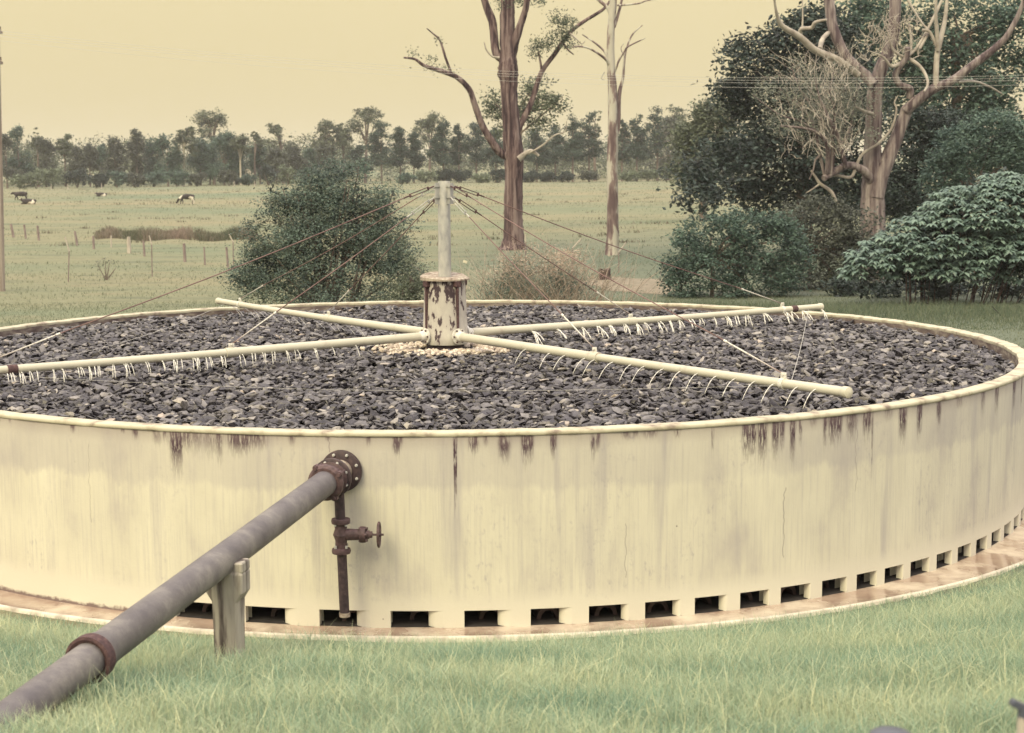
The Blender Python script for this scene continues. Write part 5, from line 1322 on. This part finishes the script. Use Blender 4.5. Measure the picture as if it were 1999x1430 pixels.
# ------------------------------------------------------------------ cows
def cow(u, v, pose, mat, label, scale=1.0, flip=1):
    g0 = ground_at(u, v); dz = .62 if pose == 'lying' else 0
    V = []; E = []; RR = []
    def node(p, r, par=None):
        V.append((p[0]*flip, p[1], max(p[2]-dz, .05) if pose == 'lying' else p[2])); RR.append(r)
        if par is not None: E.append((par, len(V)-1))
        return len(V)-1
    hip = node((.75, 0, 1.12), .33); mid_ = node((.1, 0, 1.05), .40, hip); sh = node((-.6, 0, 1.08), .33, mid_)
    rump = node((1.0, 0, 1.15), .2, hip); tail = node((1.12, 0, .95), .03, rump); node((1.14, .02, .5), .03, tail)
    if pose == 'grazing': nk = node((-.95, 0, .85), .19, sh); hd = node((-1.2, .03, .5), .15, nk); mz = node((-1.38, .03, .14), .09, hd)
    elif pose == 'lying': nk = node((-.9, 0, 1.25), .18, sh); hd = node((-1.1, 0, 1.42), .15, nk); mz = node((-1.42, 0, 1.26), .09, hd)
    else: nk = node((-.95, 0, 1.18), .18, sh); hd = node((-1.22, 0, 1.22), .15, nk); mz = node((-1.5, 0, 1.0), .09, hd)
    for s2 in (-1, 1):
        node((V[hd][0]*flip+.05, s2*.2, V[hd][2]+dz+.1), .035, hd)
        if pose == 'lying':
            a1 = node((-.7, s2*.25, .75), .13, sh); node((-1.05, s2*.3, .70), .07, a1)
            a2 = node((.75, s2*.32, .78), .16, hip); node((.35, s2*.42, .70), .07, a2)
        else:
            st2 = .12*s2
            a1 = node((-.62, s2*.2, .75), .14, sh); a2 = node((-.62+st2, s2*.2, .42), .07, a1); node((-.64+st2, s2*.2, .04), .06, a2)
            b1 = node((.82, s2*.2, .75), .17, hip); b2_ = node((.95-st2, s2*.2, .48), .075, b1); node((.88-st2, s2*.2, .04), .06, b2_)
    if pose != 'lying': node((.55, 0, .68), .14, mid_)
    me = bpy.data.meshes.new('cow'); me.from_pydata(V, E, []); me.materials.append(M[mat])
    o = bpy.data.objects.new('cow', me); COL.objects.link(o)
    md = o.modifiers.new('Skin', 'SKIN'); sv = me.skin_vertices[0].data
    for i, r_ in enumerate(RR): sv[i].radius = (r_, r_); sv[i].use_root = (i == 0)
    md.use_smooth_shade = True
    o.modifiers.new('Subd', 'SUBSURF').render_levels = 1
    o.location = Vector(g0)+Vector((0, 0, -.02)); o.scale = (scale,)*3
    # bake to a plain mesh
    dg = bpy.context.evaluated_depsgraph_get(); me2 = bpy.data.meshes.new_from_object(o.evaluated_get(dg)); o.modifiers.clear(); o.data = me2
    if not me2.materials: me2.materials.append(M[mat])
    else: me2.materials[0] = M[mat]
    tag(o, label, 'cow', 'cows in the pasture')
cow(40, 391, 'standing', 'cow_black', 'black cow standing at the far left of the pasture')
cow(56, 398, 'lying', 'cow_mostly_black', 'black cow with white patch lying just below the standing black cow')
cow(198, 383, 'lying', 'cow_mostly_black', 'small dark cow lying alone between the left pair and the grazing cow', .85)
cow(364, 398.5, 'grazing', 'cow_patch', 'white cow with black head and patches grazing head down')

# ------------------------------------------------------------------ near posts at the lower right corner
for (u, v, d, lb, w) in ((1740, 1430, 4.6, 'blurred dark rounded metal cap low at the bottom edge', .065), (2000, 1380, 4.6, 'blurred dark metal fitting on a pale stub at the lower right corner', .04)):
    q = at_d(u, v, d); gz_ = float(terr(q[0], q[1])); t_ = thing('marker_post', (q[0], q[1], gz_), lb, 'post')
    mb = MB(); mb.lathe([(0, w*.5), (q[2]-gz_-.03, w*.5)], (q[0], q[1], gz_), (0, 0, 1), 20); mb.build('post_stub', M['post_pale'], t_, auto=40)
    mb = MB()
    if w > .05: mb.lathe([(-.03, w), (-.005, w), (.004, w*.8), (.008, w*.3)], (q[0], q[1], q[2]), (0, 0, 1), 24)
    else:
        mb.box((q[0]-.005, q[1], q[2]), (.085, .03, .022), Matrix.Rotation(R(25), 3, 'Y'), .004); mb.lathe([(-.04, .02), (.0, .02)], (q[0], q[1], q[2]), (0, 0, 1), 16)
    mb.build('post_cap', M['black_plastic'], t_, auto=40)
# thin dark rod in front of the large-leaved shrub
a_ = ground_at(1959, 621); d = a_[1]+DCAM; mb = MB(); mb.tube([a_, at_d(1936, 597, d+.1)], .012, 6)
tag(mb.build('steel_rod', M['dark'], org=a_), 'thin dark rod leaning out of the lawn below the large-leaved shrub', 'rod')

# ------------------------------------------------------------------ haze, light, sky, camera
HAZE = 0.00019
m = bpy.data.materials.new('haze'); m.use_nodes = True; nt = m.node_tree; nt.nodes.clear()
out = nt.nodes.new('ShaderNodeOutputMaterial'); pv = nt.nodes.new('ShaderNodeVolumePrincipled'); pv.inputs['Color'].default_value = (.92, .93, 1, 1); pv.inputs['Density'].default_value = HAZE
nt.links.new(pv.outputs[0], out.inputs['Volume'])
mb = MB(); mb.box((0, 300, 29), (5600, 5600-0, 64)); hz_o = mb.build('haze', m)
hz_o.data.materials.clear(); hz_o.data.materials.append(m); tag(hz_o, kind='stuff')
# sheet clipped inside the haze box
w_ = bpy.data.worlds.new('World'); scene.world = w_; w_.use_nodes = True; nt = w_.node_tree
bg = nt.nodes['Background']
SUN_EL, SUN_AZ = 44, -118       # azimuth of the sun measured from +x, behind the camera to the left
sky = nt.nodes.new('ShaderNodeTexSky'); sky.sky_type = 'NISHITA'; sky.sun_disc = False; sky.sun_elevation = R(SUN_EL); sky.sun_rotation = R(90-SUN_AZ); sky.dust_density = 4
tc = nt.nodes.new('ShaderNodeTexCoord'); sp2 = nt.nodes.new('ShaderNodeSeparateXYZ'); nt.links.new(tc.outputs['Generated'], sp2.inputs[0])
el = mth(nt, 'MAXIMUM', sp2.outputs[2], 0.0)
# overcast sky: zenith about 2.4x as bright as horizon
cl = noise(nt, tc.outputs['Generated'], 1.2, 3)
gain = mth(nt, 'ADD', mth(nt, 'MULTIPLY', el, 1.55), mth(nt, 'ADD', .97, mth(nt, 'MULTIPLY', cl, .06)))
# warm haze low down, cooler grey cloud overhead
tone = mixc(nt, ramp(nt, el, [(.16, 0), (.62, 1)]), (.350, .293, .163), (.52, .47, .44))
cream = nt.nodes.new('ShaderNodeVectorMath'); cream.operation = 'SCALE'; nt.links.new(tone, cream.inputs[0]); nt.links.new(mth(nt, 'MULTIPLY', gain, 10.0), cream.inputs['Scale'])
mx = mixc(nt, .96, sky.outputs[0], cream.outputs[0])
nt.links.new(mx, bg.inputs[0]); bg.inputs[1].default_value = .1
sun = bpy.data.lights.new('Sun', 'SUN'); sun.energy = 1.5; sun.angle = R(28); sun.color = (1, .86, .45)
so = bpy.data.objects.new('Sun', sun); COL.objects.link(so)
dv = Vector((math.cos(R(SUN_AZ))*math.cos(R(SUN_EL)), math.sin(R(SUN_AZ))*math.cos(R(SUN_EL)), math.sin(R(SUN_EL))))
so.rotation_euler = dv.to_track_quat('Z', 'Y').to_euler()
cam = bpy.data.cameras.new('Camera'); co = bpy.data.objects.new('Camera', cam); COL.objects.link(co); scene.camera = co
cam.sensor_width = 36; cam.lens = F/W*36; cam.shift_x = (W/2-CX)/W; cam.shift_y = (CY-H/2)/W; cam.clip_start = .1; cam.clip_end = 12000
mt = Matrix.Identity(4)
for i in range(3): mt[i][0] = RIGHT[i]; mt[i][1] = UP[i]; mt[i][2] = -_fw[i]; mt[i][3] = CAM[i]
co.matrix_world = mt
cam.dof.use_dof = True; cam.dof.focus_distance = 20; cam.dof.aperture_fstop = 3.2
vs_ = scene.view_settings; vs_.view_transform = 'Standard'; vs_.look = 'None'; vs_.exposure = 1.0; vs_.gamma = 1
scene.render.engine = 'CYCLES'; scene.render.resolution_x = 1024; scene.render.resolution_y = 733
scene.cycles.max_bounces = 8; scene.cycles.transparent_max_bounces = 12; scene.cycles.volume_bounces = 1
